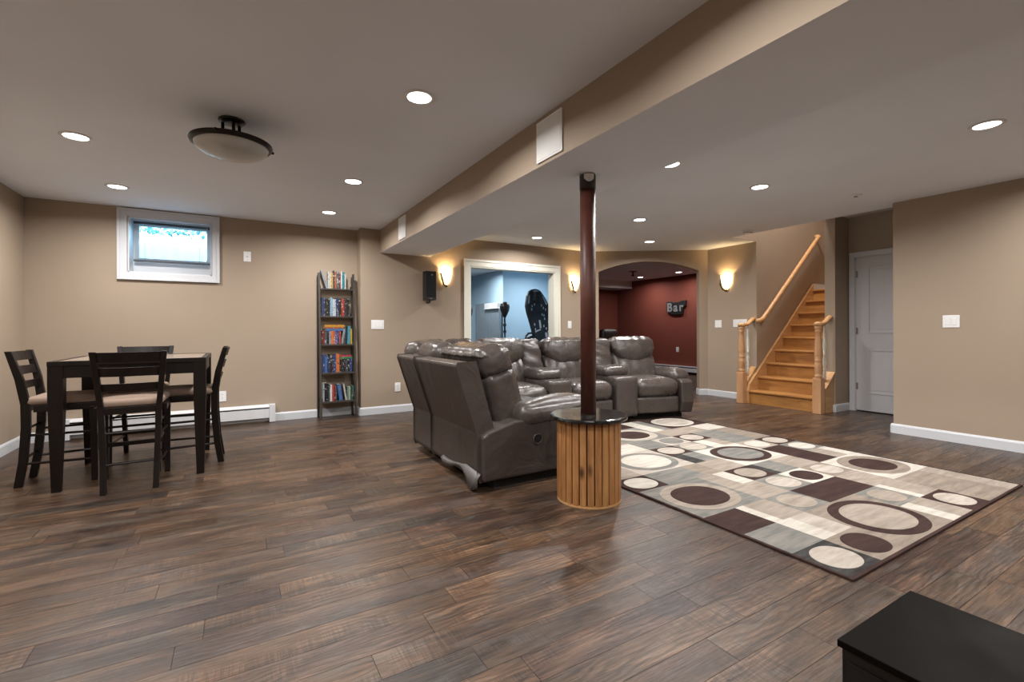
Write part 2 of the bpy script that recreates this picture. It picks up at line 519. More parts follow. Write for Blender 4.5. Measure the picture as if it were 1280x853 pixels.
# blue room
def bl(b):
    b.box(5.0, 7.2, 8.87, 9.0, 0, CZ); b.box(5.0, 5.12, 9.0, 12.0, 0, CZ)
wall('wall_blue_far', bl, 'blue')
wall('wall_blue_left', lambda b: (b.box(1.9, 2.0, 6.3, 12.0, 0, CZ), b.box(1.9, 5.1, 12.0, 12.1, 0, CZ)), 'blue')
wall('wall_blue_near', lambda b: (b.box(2.0, 2.85, 6.315, 6.33, 0, CZ), b.box(4.46, 5.05, 6.275, 6.29, 0, CZ)), 'blue')
PA = Vector((4.98, 6.29)); PB = Vector((6.78, 8.95)); PE = (PB - PA).normalized(); PN = Vector((-PE.y, PE.x))
PMx = Matrix(((PE.x, PN.x, 0, PA.x), (PE.y, PN.y, 0, PA.y), (0, 0, 1, 0), (0, 0, 0, 1)))
PL = (PB - PA).length
wall('wall_blue_right', lambda b: b.box(0, PL, .0, .04, 0, CZ, PMx), 'blue')
wall('wall_red_left', lambda b: b.box(0, PL + .9, -.04, 0, 0, CZ, PMx), 'red')
wall('wall_red_right', lambda b: b.box(9.35, 9.45, 4.31, 9.95, 0, CZ), 'red', 'dark red wall seen through the arch')
wall('wall_red_far', lambda b: b.box(6.6, 9.45, 9.95, 10.05, 0, CZ), 'red')
wall('wall_red_near', lambda b: (b.box(6.86, 9.35, 4.31, 4.33, 0, CZ), b.box(6.86, 6.88, 4.33, 5.09, 0, CZ)), 'red')
b = MB(); b.box(6.7, 9.35, 9.385, 9.95, 2.20, CZ); struct(b.build('ceiling_soffit', M['ceil_white']), 'pale boxed soffit in the red room')

# baseboards
BH = .10
def bboard(name, pts, m='white'):
    """pts: polyline of (x,y) along the wall foot; room lies to its left"""
    b = MB()
    for (x0, y0), (x1, y1) in zip(pts, pts[1:]):
        d = Vector((x1 - x0, y1 - y0)); L = d.length; e = d / L; n = Vector((-e.y, e.x))
        mx = Matrix(((e.x, n.x, 0, x0), (e.y, n.y, 0, y0), (0, 0, 1, 0), (0, 0, 0, 1)))
        pr = [(0, .001), (.014, .001), (.014, BH - .018), (.008, BH - .004), (.004, BH), (0, BH)]
        vs = [(-.0, p, z) for p, z in pr] + [(L, p, z) for p, z in pr]
        k = len(pr)
        b.add(vs, [tuple(range(k)), tuple(range(2 * k - 1, k - 1, -1))] + [(i, k + i, k + (i + 1) % k, (i + 1) % k) for i in range(k)], mx)
    return struct(b.build(name, M[m]))
bboard('baseboard_left', [(XL, YB), (XL, YC)])
bboard('baseboard_back', [(1.37, YB), (.40, YB)])
bboard('baseboard_corner', [(-1.50, YB), (XL, YB)])
bboard('baseboard_back_right', [(2.81, Y2), (1.356, Y2), (1.37, YB)])
bboard('baseboard_opening', [(5.11, Y2), (4.50, Y2)])
q0 = AO + AE * 1.822; q1 = AO + AE * (AL - .01)
bboard('baseboard_arch', [(6.72, 4.26), (6.72, 5.03), (q0.x, q0.y), (q0.x + AN.x * .13, q0.y + AN.y * .13)])
bboard('baseboard_stair', [(7.09, 3.119), (6.716, 3.119), (6.73, 3.21)])
bboard('baseboard_right', [(XR, YC), (XR, 2.204), (7.08, 2.19)])

# casing of the opening to the blue room
b = MB()
cw = .088
b.box(2.904 - cw, 2.904, Y2 - .02, Y2, 0, 2.012 + cw); b.box(4.405, 4.405 + cw, Y2 - .02, Y2, 0, 2.012 + cw)
b.box(2.904, 4.405, Y2 - .02, Y2, 2.012, 2.012 + cw)
b.box(2.904 - cw - .012, 2.904 - cw + .02, Y2 - .03, Y2 - .0205, 0, 2.012 + cw - .0205); b.box(4.405 + cw - .02, 4.405 + cw + .012, Y2 - .03, Y2 - .0205, 0, 2.012 + cw - .0205)
b.box(2.904 - cw - .012, 4.405 + cw + .012, Y2 - .03, Y2 - .0205, 2.012 + cw - .02, 2.012 + cw + .012)
b.box(2.904, 2.920, Y2 - .01, Y2 + .19, 0, 2.0); b.box(4.389, 4.405, Y2 - .01, Y2 + .15, 0, 2.0); b.box(2.904, 4.405, Y2 - .01, Y2 + .15, 1.994, 2.011)
struct(b.build('trim_1', M['cream'], bevel=.002), 'cream casing around the wide opening to the blue room')

# door
d = MB()
d.box(7.105, 7.14, 2.290, 3.040, .012, 2.03)
door = struct(d.build('door_1', M['door'], bevel=.003), 'white two-panel door in the alcove')
def door_panel(y0, y1, z0, z1):
    b = MB()
    X = 7.105
    # raised moulding ring and field
    for a in (y0, y1 - .022): b.box(X - .009, X, a, a + .022, z0, z1)
    for a in (z0, z1 - .022): b.box(X - .009, X, y0 + .022, y1 - .022, a, a + .022)
    b.box(X - .006, X, y0 + .05, y1 - .05, z0 + .05, z1 - .05)
    return b.build('panel', M['door'], door, bevel=.004)
door_panel(2.42, 2.91, 1.03, 1.90); door_panel(2.42, 2.91, .24, .82)
for z in (1.81, 1.06, .33):
    b = MB(); b.tube([(7.098, 3.043, z - .045), (7.098, 3.043, z + .045)], .008, 8); b.box(7.094, 7.106, 3.02, 3.042, z - .042, z + .042)
    b.build('hinge', M['steel'], door)
b = MB(); b.lathe([(.0, 0), (.028, 0), (.028, .006), (.012, .01), (.012, .04), (.028, .05), (.026, .07), (.0, .075)], (0, 0, 0), 16, Matrix.Translation((7.105, 2.36, .95)) @ Matrix.Rotation(R(-90), 4, 'Y'))
b.build('door_knob', M['steel'], door, smooth=True)
b = MB()
for y0, y1 in ((3.045, 3.105), (2.225, 2.285)):
    b.box(7.072, 7.0895, y0, y1, 0, 2.035)
for y0, y1 in ((3.09, 3.1055), (2.2245, 2.24)): b.box(7.066, 7.0715, y0, y1, 0, 2.085)
b.box(7.072, 7.0895, 2.225, 3.105, 2.0352, 2.095); b.box(7.066, 7.0715, 2.2245, 3.1055, 2.0852, 2.1)
b.box(7.09, 7.11, 3.040, 3.046, 0, 2.035); b.box(7.09, 7.11, 2.285, 3.045, 2.03, 2.04)
struct(b.build('trim_2', M['door'], bevel=.002), 'white casing around the alcove door')

# window
win = struct(empty('window_1'), 'small white framed basement window high on the far wall')
b = MB()
x0, x1, z0, z1 = -1.068, -.166, 1.640, 2.384
ix0, ix1, iz0, iz1 = -.990, -.233, 1.712, 2.308
b.box(x0, ix0, YB - .022, YB, z0, z1); b.box(ix1, x1, YB - .022, YB, z0, z1); b.box(ix0, ix1, YB - .022, YB, z0, iz0); b.box(ix0, ix1, YB - .022, YB, iz1, z1)
b.box(x0 - .004, x0 + .022, YB - .032, YB - .0225, z0 + .0225, z1 - .0185); b.box(x1 - .022, x1 + .004, YB - .032, YB - .0225, z0 + .0225, z1 - .0185)
b.box(x0 - .004, x1 + .004, YB - .032, YB - .0225, z0 - .004, z0 + .022); b.box(x0 - .004, x1 + .004, YB - .032, YB - .0225, z1 - .018, z1 + .004)
b.build('window_casing', M['white'], win, bevel=.002)
b = MB()
b.box(ix0 + .005, ix0 + .017, YB - .01, YB + .3, iz0, iz1); b.box(ix1 - .017, ix1 - .005, YB - .01, YB + .3, iz0, iz1)
b.box(ix0, ix1, YB - .01, YB + .3, iz0, iz0 + .014); b.box(ix0, ix1, YB - .01, YB + .3, iz1 - .014, iz1)
b.build('window_jamb', M['white'], win)
b = MB(); b.box(ix0 + .017, ix1 - .017, YB + .215, YB + .3, iz0 + .014, 1.865); b.build('window_sill', M['white'], win, bevel=.003)
b = MB()
wy = YB + .24
b.box(ix0 + .017, ix0 + .065, wy, wy + .05, 1.865, iz1 - .014); b.box(ix1 - .065, ix1 - .017, wy, wy + .05, 1.865, iz1 - .014)
b.box(ix0 + .065, ix1 - .065, wy, wy + .05, 1.865, 1.905); b.box(ix0 + .065, ix1 - .065, wy, wy + .05, iz1 - .05, iz1 - .014)
b.build('window_frame', M['white'], win, bevel=.003)
t = NT('window_glass'); t.b.inputs['Transmission Weight'].default_value = 1; t.b.inputs['IOR'].default_value = 1.02
M['glass'] = t.set((1, 1, 1, 1), .0)
b = MB(); b.box(ix0 + .06, ix1 - .06, wy + .022, wy + .026, 1.9, iz1 - .045); b.build('pane', M['glass'], win)
# blind
M['blind'] = plain('blind_slat_vinyl', (.55, .62, .68), .5, var=.02)
M['blind_rail'] = plain('blind_rail_backlit', (.05, .06, .075), .45, var=.05)  # rails coloured dark for the daylight behind them: shade put into the colour
bl_ = empty('mini_blind', None, 'grey horizontal mini blind hanging in the small basement window', 'blind')
by = YB + .15
b = MB(); b.box(ix0 + .03, ix1 - .03, by - .018, by + .018, 2.262, 2.286); b.build('head_rail', M['blind_rail'], bl_, bevel=.002)
b = MB(); b.box(ix0 + .03, ix1 - .03, by - .014, by + .014, 1.853, 1.872); b.build('bottom_rail', M['blind_rail'], bl_, bevel=.002)
sl = MB(); sl.box(ix0 + .032, ix1 - .032, -.0115, .0115, -.0005, .0005, Matrix.Rotation(R(7), 4, 'X')); slm = sl.mesh('slat', M['blind'])
for i in range(18):
    o = link('slat', slm, bl_); o.location = (0, by, 1.889 + i * .0212)
for x in (ix0 + .13, ix1 - .13):
    b = MB(); b.tube([(x, by - .015, 1.87), (x, by - .015, 2.27)], .0014, 6); b.build('cord', M['black'], bl_)
b = MB(); b.tube([(ix1 - .055, by - .03, 1.90), (ix1 - .055, by - .02, 2.27)], .004, 8); b.build('tilt_wand', M['plastic'], bl_)
# outside the window: well liner and shrub
M['liner'] = plain('galvanised_liner', (.75, .78, .8), .6, .0, var=.04)
b = MB()
n = 60; ring = []
for i in range(n + 1):
    a = math.pi * i / n
    rr = .72 + .012 * math.sin(i * 2.2)
    ring.append((-.6 + rr * math.cos(a), YB + .31 + rr * .9 * math.sin(a)))
vs = [(x, y, 1.2) for x, y in ring] + [(x, y, 2.17) for x, y in ring]
b.add(vs, [(i, i + 1, n + 2 + i, n + 1 + i) for i in range(n)])
o = b.build('window_well', M['liner'], smooth=True); tag(o, 'pale curved window well liner outside the small window', 'window well')
M['leaf'] = plain('blue_green_leaf', (.20, .52, .52), .5, var=.5, scale=9)
b = MB(); rr = random.Random(3)
for i in range(900):
    x = rr.uniform(-2.2, 1.0); yy = YB + 1.45 + rr.uniform(0, .5); z = rr.uniform(2.42, 2.60)
    mx = Matrix.Translation((x, yy, z)) @ Matrix.Rotation(rr.uniform(0, 6.28), 4, 'Z') @ Matrix.Rotation(rr.uniform(-1.2, 1.2), 4, 'X')
    s_ = rr.uniform(.03, .06)
    b.add([(-s_ * .5, 0, 0), (0, -s_, .01), (s_ * .5, 0, 0), (0, s_, .01)], [(0, 1, 2, 3)], mx)
sh = empty('shrub', None, 'blue green shrub glimpsed outside through the blind', 'shrub')
tag(b.build('foliage', M['leaf'], sh), kind='stuff')
for x in (-2.0, .85):
    b = MB(); b.tube([(x, YB + 1.7, 2.12), (x + .05, YB + 1.68, 2.35), (x, YB + 1.7, 2.55)], .02, 6); b.build('stem', M['espresso'], sh)
M['soil'] = plain('soil', (.06, .05, .04), .9, var=.3)
b = MB(); b.box(-4, 3, YB + .31, YB + .96 + .3 - .3, 1.0, 1.2); b.box(-4, 3, YB + 1.02, YB + 4, 1.0, 2.12)
struct(b.build('ground_outside', M['soil']))

# ------------------------------------------------------------------ lights
M['lens'] = emitter('light_lens', (1.0, .97, .93, 1), 14)
M['trimring'] = plain('light_trim', (.8, .8, .8), .4, var=.01)
ringm = MB(); ringm.lathe([(.086, 0), (.088, -.004), (.070, -.008), (.066, -.006), (.064, 0)], seg=28, close=False)
ringm = ringm.mesh('trim_ring', M['trimring'], smooth=True)
lensm = MB(); lensm.lathe([(.0001, -.0045), (.066, -.0045), (.066, -.001), (.0001, -.001)], seg=28); lensm = lensm.mesh('lens', M['lens'])
ld_cache = {}
def can(x, y, label, z=CZ, power=None, col=CAN_COL, group='recessed ceiling lights'):
    e = empty('recessed_light', T(x, y, z), label, 'ceiling light', group)
    link('trim_ring', ringm, e); link('lens', lensm, e)
    k = (power, col)
    if k not in ld_cache:
        L = bpy.data.lights.new('can_lamp', 'AREA'); L.shape = 'DISK'; L.size = .13; L.energy = power or CAN_W; L.color = col; L.spread = R(165)
        ld_cache[k] = L
    o = link('can_lamp', ld_cache[k], e); o.location = (0, 0, -.012)
    return e
can(-.922, 4.18, 'recessed light over the bar table, nearest the left wall')
can(-.922, 5.45, 'recessed light in front of the small window')
can(.887, 2.52, 'largest bright recessed light left of the beam')
can(.887, 4.24, 'recessed light between the dark dome fixture and the beam')
can(.887, 5.49, 'recessed light above the bookcase')
can(3.68, 5.54, 'recessed light in front of the blue room opening')
can(4.145, 4.03, 'recessed light above the sofa, right of the post')
can(5.314, 4.97, 'recessed light in front of the arch')
can(4.153, 2.55, 'recessed light above the middle of the rug')
can(4.156, 1.04, 'recessed light at the far right near the plain wall')
can(2.62, 2.30 + .25, 'recessed light half hidden behind the edge of the beam') if False else can(2.961, 2.55, 'recessed light half hidden behind the edge of the beam')
for (x, y) in ((-.922, 2.3), (-.922, .4), (.887, .9), (.887, -.8), (4.156, -.6), (2.961, -.6)):  # unseen cans added outside the view to fill the room with light
    can(x, y, 'unseen recessed ceiling light added out of view to fill the room', group='added fill lights out of view')
can(5.32, .85, 'recessed light beside the right wall, just out of the picture', power=17)
BLUE_L = (.92, .97, 1.0)
can(4.41, 8.86, 'recessed light in the blue room ceiling', power=27, col=BLUE_L)
for (x, y) in ((3.2, 7.6), (5.5, 8.0), (3.2, 10.2)):  # extra unseen cans, added to brighten the blue walls
    can(x, y, 'unseen light added to brighten the blue room, hidden above the opening', power=27, col=BLUE_L, group='added blue room lights out of view')
can(8.75, 8.49, 'recessed light in the red room, left of the two', power=17)
can(8.767, 7.32, 'recessed light in the red room, right of the two', power=17)
can(8.4, 5.8, 'recessed light in the red room, hidden by the arch', power=14, group='red room lights out of view')
# stairwell lamp upstairs
e = empty('stairwell_light', T(6.55, 3.72, 4.9), 'flush light in the upstairs ceiling above the stairs', 'ceiling light')
b = MB(); b.lathe([(.16, 0), (.17, -.03), (.15, -.06), (.0001, -.08)], seg=24, close=False); b.build('diffuser', emitter('stair_lens', (1, .95, .9, 1), 6), e, smooth=True)
L = bpy.data.lights.new('stair_lamp', 'AREA'); L.shape = 'DISK'; L.size = .3; L.energy = 150; L.color = (1, .95, .92); L.spread = R(170)
o = link('stair_lamp', L, e); o.location = (0, 0, -.1)

# semi-flush dome fixture
e = empty('dome_light', T(-.02, 3.385, CZ), 'unlit semi-flush ceiling fixture with dark bronze rim and frosted bowl', 'ceiling light')
b = MB(); b.lathe([(.0001, 0), (.072, 0), (.075, -.008), (.070, -.016), (.03, -.022), (.0001, -.022)], seg=28); b.build('canopy', M['bronze'], e, smooth=True)
for k in range(3):
    a = R(40 + 120 * k)
    b = MB(); b.tube([(.052 * math.cos(a), .052 * math.sin(a), -.015), (.052 * math.cos(a), .052 * math.sin(a), -.132)], .0095, 10); b.build('post', M['bronze'], e, smooth=True)
b = MB(); b.lathe([(.0001, -.128), (.15, -.129), (.205, -.133), (.224, -.140), (.227, -.148), (.220, -.153), (.222, -.160), (.214, -.166), (.204, -.166), (.198, -.160)], seg=48, close=False)
b.build('rim', M['bronze'], e, smooth=True)
t = NT('frosted_glass_bowl'); v = t.coords('Object'); M['bowl'] = t.set(t.ramp(t.noise(v, 5, 4), [(.3, (.42, .42, .40, 1)), (.7, (.56, .56, .53, 1))]), .35)
b = MB(); b.lathe([(.203, -.162)] + [(.203 * math.cos(a * math.pi / 20), -.162 - .075 * math.sin(a * math.pi / 20)) for a in range(1, 10)] + [(.0005, -.237)], seg=48, close=False); b.build('bowl', M['bowl'], e, smooth=True)
for k in range(3):
    a = R(130 + 120 * k)
    b = MB(); b.rbox((.018, .018, .018), .009, 4, M=Matrix.Translation((.232 * math.cos(a), 0.232 * math.sin(a), -.149))); b.build('knob', M['bronze'], e)

# smoke detector and a small ceiling speaker
e = empty('smoke_detector', T(5.88, 3.78, CZ), 'round white smoke detector on the ceiling near the stairs', 'smoke detector')
b = MB(); b.lathe([(.0001, 0), (.062, 0), (.064, -.012), (.052, -.022), (.045, -.038), (.0001, -.04)], seg=28); b.build('housing', M['plastic'], e, smooth=True)
b = MB(); b.lathe([(.05, -.024), (.051, -.028), (.049, -.032)], seg=28, close=False); b.build('vent_slot', M['black'], e)
e = empty('sprinkler_head', T(5.235, 2.24, CZ), 'small white round disc on the ceiling near the right wall', 'ceiling disc')
b = MB(); b.lathe([(.0001, 0), (.05, 0), (.051, -.006), (.03, -.012), (.0001, -.013)], seg=24); b.build('plate', M['plastic'], e, smooth=True)
b = MB(); b.lathe([(.0001, -.012), (.018, -.012), (.016, -.02), (.0001, -.021)], seg=16); b.build('cap', M['steel'], e, smooth=True)

# ------------------------------------------------------------------ wall fittings
def plate(name, pos, facing, w, h, label, cat, kind, n=1, group=None):
    e = empty(name, Matrix.Translation(pos) @ Matrix.Rotation(R(wall_side(facing)), 4, 'Z'), label, cat, group)
    b = MB(); b.box(-w / 2, w / 2, -.006, 0, -h / 2, h / 2); b.build('cover_plate', M['plastic'], e, bevel=.003)
    for i in range(n):
        cx = (i - (n - 1) / 2) * .046
        if kind == 'switch':
            b = MB(); b.prism([(cx - .016, -.033), (cx + .016, -.033), (cx + .016, .033), (cx - .016, .033)], -.009, -.004); b.build('rocker', M['plastic'], e, bevel=.002)
            b = MB(); b.box(cx - .0185, cx + .0185, -.0066, -.004, -.0355, .0355); b.build('rocker_frame', M['heater'], e)
        elif kind == 'outlet':
            for dz in (-.02, .02):
                b = MB(); b.lathe([(.0001, 0), (.016, 0), (.0155, .003), (.0001, .003)], seg=14, M=Matrix.Translation((cx, -.006, dz)) @ Matrix.Rotation(R(90), 4, 'X')); sk = b.build('socket', M['plastic'], e)
                b = MB()
                for dx in (-.006, .006): b.box(cx + dx - .0012, cx + dx + .0012, -.0098, -.0085, dz - .001, dz + .008)
                b.build('slot', M['black'], sk)
        elif kind == 'jack':
            b = MB(); b.lathe([(.0001, 0), (.006, 0), (.006, .008), (.003, .01), (.0001, .01)], seg=12, M=Matrix.Translation((0, -.006, 0)) @ Matrix.Rotation(R(90), 4, 'X')); b.build('jack', M['steel'], e)
            for dz in (-.042, .042):
                b = MB(); b.lathe([(.0001, 0), (.003, 0), (.0001, .0015)], seg=8, M=Matrix.Translation((0, -.006, dz)) @ Matrix.Rotation(R(90), 4, 'X')); b.build('screw', M['steel'], e)
    return e
plate('wall_plate', (.113, YB, 1.962), '-Y', .075, .118, 'single white cable plate on the wall right of the small window', 'wall plate', 'jack')
plate('light_switch', (1.583, Y2, 1.164), '-Y', .165, .118, 'white triple light switch right of the bookcase', 'light switch', 'switch', 3)
plate('light_switch', (4.707, Y2, 1.17), '-Y', .075, .118, 'single white switch between the blue room opening and the post', 'light switch', 'switch', 1)
plate('light_switch', (6.72, 4.829, 1.172), '-X', .12, .12, 'single white switch below the sconce beside the arch', 'light switch', 'switch', 1)
plate('light_switch', (6.72, 4.45, 1.180), '-X', .23, .118, 'wide white four-gang switch beside the left newel post', 'light switch', 'switch', 4)
plate('light_switch', (XR, 1.73, 1.157), '-X', .125, .118, 'white double light switch on the plain right wall', 'light switch', 'switch', 2)
plate('wall_outlet', (1.844, Y2, .335), '-Y', .075, .118, 'white outlet on the wall left of the sofa', 'outlet', 'outlet')
plate('wall_outlet', (-.14, YB, .338), '-Y', .075, .118, 'white outlet behind the right bar chair', 'outlet', 'outlet')
plate('wall_outlet', (9.35, 7.852, .585), '-X', .08, .12, 'white outlet low on the red wall', 'outlet', 'outlet')
plate('light_switch', (8.05, 9.95, 1.2), '-Y', .08, .12, 'small white switch in the red room at the left edge of the arch', 'light switch', 'switch', 1)

# in-beam speaker covers
for (y0, y1, lab) in ((2.163, 2.425, 'large square white speaker cover on the near part of the beam'), (5.04, 5.30, 'narrow looking white speaker cover on the far end of the beam')):
    e = empty('speaker_cover', T(1.62, (y0 + y1) / 2, 2.245, -90), lab, 'speaker cover')
    w = (y1 - y0) / 2
    b = MB(); b.box(-w, w, -.012, 0, -.125, .125); b.build('frame', M['plastic'], e, bevel=.004)
    b = MB(); b.box(-w + .012, w - .012, -.014, -.0105, -.113, .113); b.build('grille', plain('speaker_cloth', (.72, .72, .7), .8, var=.02, bump=.2, bscale=400), e)

# wall speaker
e = empty('wall_speaker', T(2.262, Y2, 1.69), 'narrow black loudspeaker mounted beside the warm sconce', 'speaker')
b = MB(); b.box(-.075, .075, -.15, -.025, -.195, .195); b.build('cabinet', M['black'], e, bevel=.006)
b = MB(); b.box(-.066, .066, -.157, -.148, -.15, .185); b.build('grille', plain('speaker_grille', (.006, .006, .006), .9, bump=.5, bscale=300), e, bevel=.004)
b = MB(); b.lathe([(.0001, 0), (.011, 0), (.009, .004), (.0001, .005)], seg=16, M=Matrix.Translation((.012, -.157, .145)) @ Matrix.Rotation(R(90), 4, 'X')); b.build('tweeter', M['steel'], e)
b = MB(); b.box(-.018, .018, -.153, -.1495, -.176, -.170); b.build('badge', M['steel'], e)
b = MB(); b.box(-.03, .03, -.03, 0, -.05, .05); b.tube([(0, -.09, -.23), (0, -.09, -.19)], .012, 8); b.tube([(0, -.09, -.225), (0, 0, -.225)], .009, 8); b.build('bracket', M['black'], e)

# sconces
def shade_mat():
    t = NT('alabaster_shade')
    v = t.coords('Object')
    n = t.noise(v, 14, 4, .6, 1)
    col = t.ramp(n, [(.3, (1.0, .58, .20, 1)), (.7, (1.0, .76, .40, 1))])
    t.l(col, t.b.inputs['Emission Color']); t.b.inputs['Emission Strength'].default_value = 5.5
    return t.set((.85, .75, .6, 1), .4)
M['shade'] = shade_mat()
sp = bpy.data.lights.new('sconce_lamp', 'POINT'); sp.energy = 13; sp.color = (1.0, .68, .33); sp.shadow_soft_size = .03
def sconce(pos, facing, label):
    e = empty('wall_sconce', Matrix.Translation(pos) @ Matrix.Rotation(R(wall_side(facing)), 4, 'Z'), label, 'sconce', 'warm wall sconces')
    # half bowl, open at the top
    vs = []; n = 18; mm = 10
    for j in range(mm + 1):
        a = j / mm * math.pi / 2
        rr = .088 * math.sin(a) ** .72 if j else .004
        z = -.22 + .235 * (1 - math.cos(a)) ** .8
        for i in range(n + 1):
            th = math.pi * i / n
            vs.append((-rr * math.cos(th), -.012 - rr * .95 * math.sin(th), z))
    fs = [(j * (n + 1) + i, j * (n + 1) + i + 1, (j + 1) * (n + 1) + i + 1, (j + 1) * (n + 1) + i) for j in range(mm) for i in range(n)]
    b = MB(); b.add(vs, fs); o = b.build('shade', M['shade'], e, smooth=True)
    so = o.modifiers.new('thick', 'SOLIDIFY'); so.thickness = .004
    b = MB(); b.rbox((.075, .02, .20), .01, 6, M=Matrix.Translation((0, -.008, -.11))); b.build('backplate', M['bronze'], e)
    b = MB(); b.tube([(0, -.012, -.20), (0, -.035, -.235), (0, -.05, -.232)], [.012, .016, .004], 10); b.build('finial', M['bronze'], e, smooth=True)
    # bronze leaf arm that clasps the bowl on one side
    b = MB(); b.tube([(-.05, -.015, -.06), (-.088, -.045, -.06), (-.078, -.065, -.13), (-.045, -.05, -.21), (0, -.03, -.235)], [.008, .012, .014, .012, .008], 8); b.build('arm', M['bronze'], e, smooth=True)
    o = link('sconce_lamp', sp, e); o.location = (0, -.05, -.045)
    return e
sconce((2.53, Y2, 1.935), '-Y', 'lit warm sconce beside the black wall speaker')
sconce((4.80, Y2, 1.935), '-Y', 'lit warm sconce just left of the dark red post')
sconce((6.72, 4.67, 1.93), '-X', 'lit warm sconce on the wall between the arch and the stairs')

# baseboard heater on the far wall
e = empty('baseboard_heater', None, 'long white baseboard heater behind the bar table', 'heater')
hx0, hx1 = -1.50, .40
b = MB(); b.box(hx0 + .06, hx1 - .06, YB - .012, YB, .015, .205); b.build('back_panel', M['heater'], e)
b = MB(); b.prism([(0, 0)] * 0 or [(hx0 + .05, .055), (hx1 - .05, .055), (hx1 - .05, .165), (hx0 + .05, .165)], YB - .066, YB - .058); b.build('front_cover', M['heater'], e, bevel=.002)
b = MB(); b.add([(hx0 + .05, YB - .072, .185), (hx1 - .05, YB - .072, .185), (hx1 - .05, YB - .004, .210), (hx0 + .05, YB - .004, .210), (hx0 + .05, YB - .072, .180), (hx1 - .05, YB - .072, .180), (hx1 - .05, YB - .004, .205), (hx0 + .05, YB - .004, .205)], [(0, 1, 2, 3), (4, 7, 6, 5), (0, 4, 5, 1), (2, 6, 7, 3), (0, 3, 7, 4), (1, 5, 6, 2)]); b.build('damper', M['heater'], e)
b = MB(); b.box(hx0 + .06, hx1 - .06, YB - .057, YB - .014, .06, .175); b.build('fin_core', M['dark'], e)
for xx in (hx0, hx1 - .065):
    b = MB(); b.box(xx, xx + .065, YB - .075, YB - .001, .004, .213); b.build('end_cap', M['heater'], e, bevel=.005)
# heater in the red room
e = empty('baseboard_heater', None, 'white baseboard heater along the red wall', 'heater')
b = MB(); b.box(9.285, 9.293, 6.6, 9.0, .06, .15); b.build('front_cover', M['heater'], e)
b = MB(); b.box(9.28, 9.348, 6.6, 9.0, .175, .195); b.build('damper', M['heater'], e)
b = MB(); b.box(9.295, 9.345, 6.6, 9.0, .03, .17); b.build('fin_core', M['dark'], e)
for yy in (6.54, 9.0):
    b = MB(); b.box(9.275, 9.348, yy, yy + .06, .004, .2); b.build('end_cap', M['heater'], e, bevel=.004)
b = MB(); b.box(9.25, 9.349, 6.95, 7.0, .0, .28); b.build('pipe_cover', M['heater'], e, bevel=.004)

# ------------------------------------------------------------------ staircase
ST = empty('staircase', T(6.45, 3.72, 0), 'knotty pine staircase with pale newel posts at its foot', 'staircase')
def sp_(b, name, m, **k):
    o = b.build(name, m, None, **k); o.parent = ST; o.matrix_parent_inverse = ST.matrix_world.inverted(); return o
RUN, RISE = .2195, .1935
ya_, yb_ = 3.262, 4.150
tm = MB(); tm.box(-.028, RUN + .012, ya_, yb_, -.028, 0); tm = tm.mesh('tread', M['pine'], bevel=.009)
rm = MB(); rm.box(0, .018, ya_, yb_, -RISE, -.0285); rm = rm.mesh('riser', M['pine'])
for i in range(9):
    X = 6.49 + RUN * i; Z = .19 + RISE * i
    if i == 8:
        b = MB(); b.box(X - .028, 9.29, 3.25, 4.183, Z - .028, Z); sp_(b, 'landing', M['pine'], bevel=.006)
    else:
        o = link('tread', tm, ST, Matrix.Translation((X - 6.45, -3.72, Z)))
    o = link('riser', rm, ST, Matrix.Translation((X - 6.45, -3.72, Z)))
b = MB()
sk = lambda X: .19 + (X - 6.49) * RISE / RUN
b.prism([(6.47, 0), (6.47, sk(6.47) + .02), (6.50, sk(6.50) + .085), (8.26, sk(8.26) + .085), (8.26, sk(8.26) - .35), (6.75, 0)], 4.150, 4.183)
sp_(b, 'skirt_board', M['oak'], bevel=.003)
b = MB()
b.prism([(6.47, 0), (6.47, sk(6.47) + .02), (6.50, sk(6.50) + .085), (8.26, sk(8.26) + .085), (8.26, sk(8.26) - .35), (6.75, 0)], 3.2465, 3.262)
sp_(b, 'skirt_board', M['oak'], bevel=.003)
# outer stringers at the open foot
b = MB(); b.prism([(6.52, 0), (6.52, .30), (6.728, .485), (6.728, 0)], 3.135, 3.2455); sp_(b, 'stringer', M['oak'], bevel=.004)
b = MB(); b.prism([(6.50, .300), (6.728, .500), (6.728, .525), (6.50, .325)], 3.12, 3.2455); sp_(b, 'stringer_cap', M['oak'], bevel=.004)
b = MB(); b.prism([(6.52, 0), (6.52, .30), (6.718, .485), (6.718, 0)], 4.189, 4.26); sp_(b, 'stringer', M['oak'], bevel=.004)
b = MB(); b.prism([(6.50, .300), (6.718, .500), (6.718, .525), (6.50, .325)], 4.189, 4.275); sp_(b, 'stringer_cap', M['oak'], bevel=.004)
b = MB(); b.box(9.285, 9.299, 3.25, 4.18, .19 + RISE * 8, .19 + RISE * 8 + .1); struct(b.build('baseboard_landing', M['white']))
b = MB(); b.box(8.27, 9.29, 4.170, 4.183, .19 + RISE * 8, .19 + RISE * 8 + .1); struct(b.build('baseboard_landing_side', M['white']))
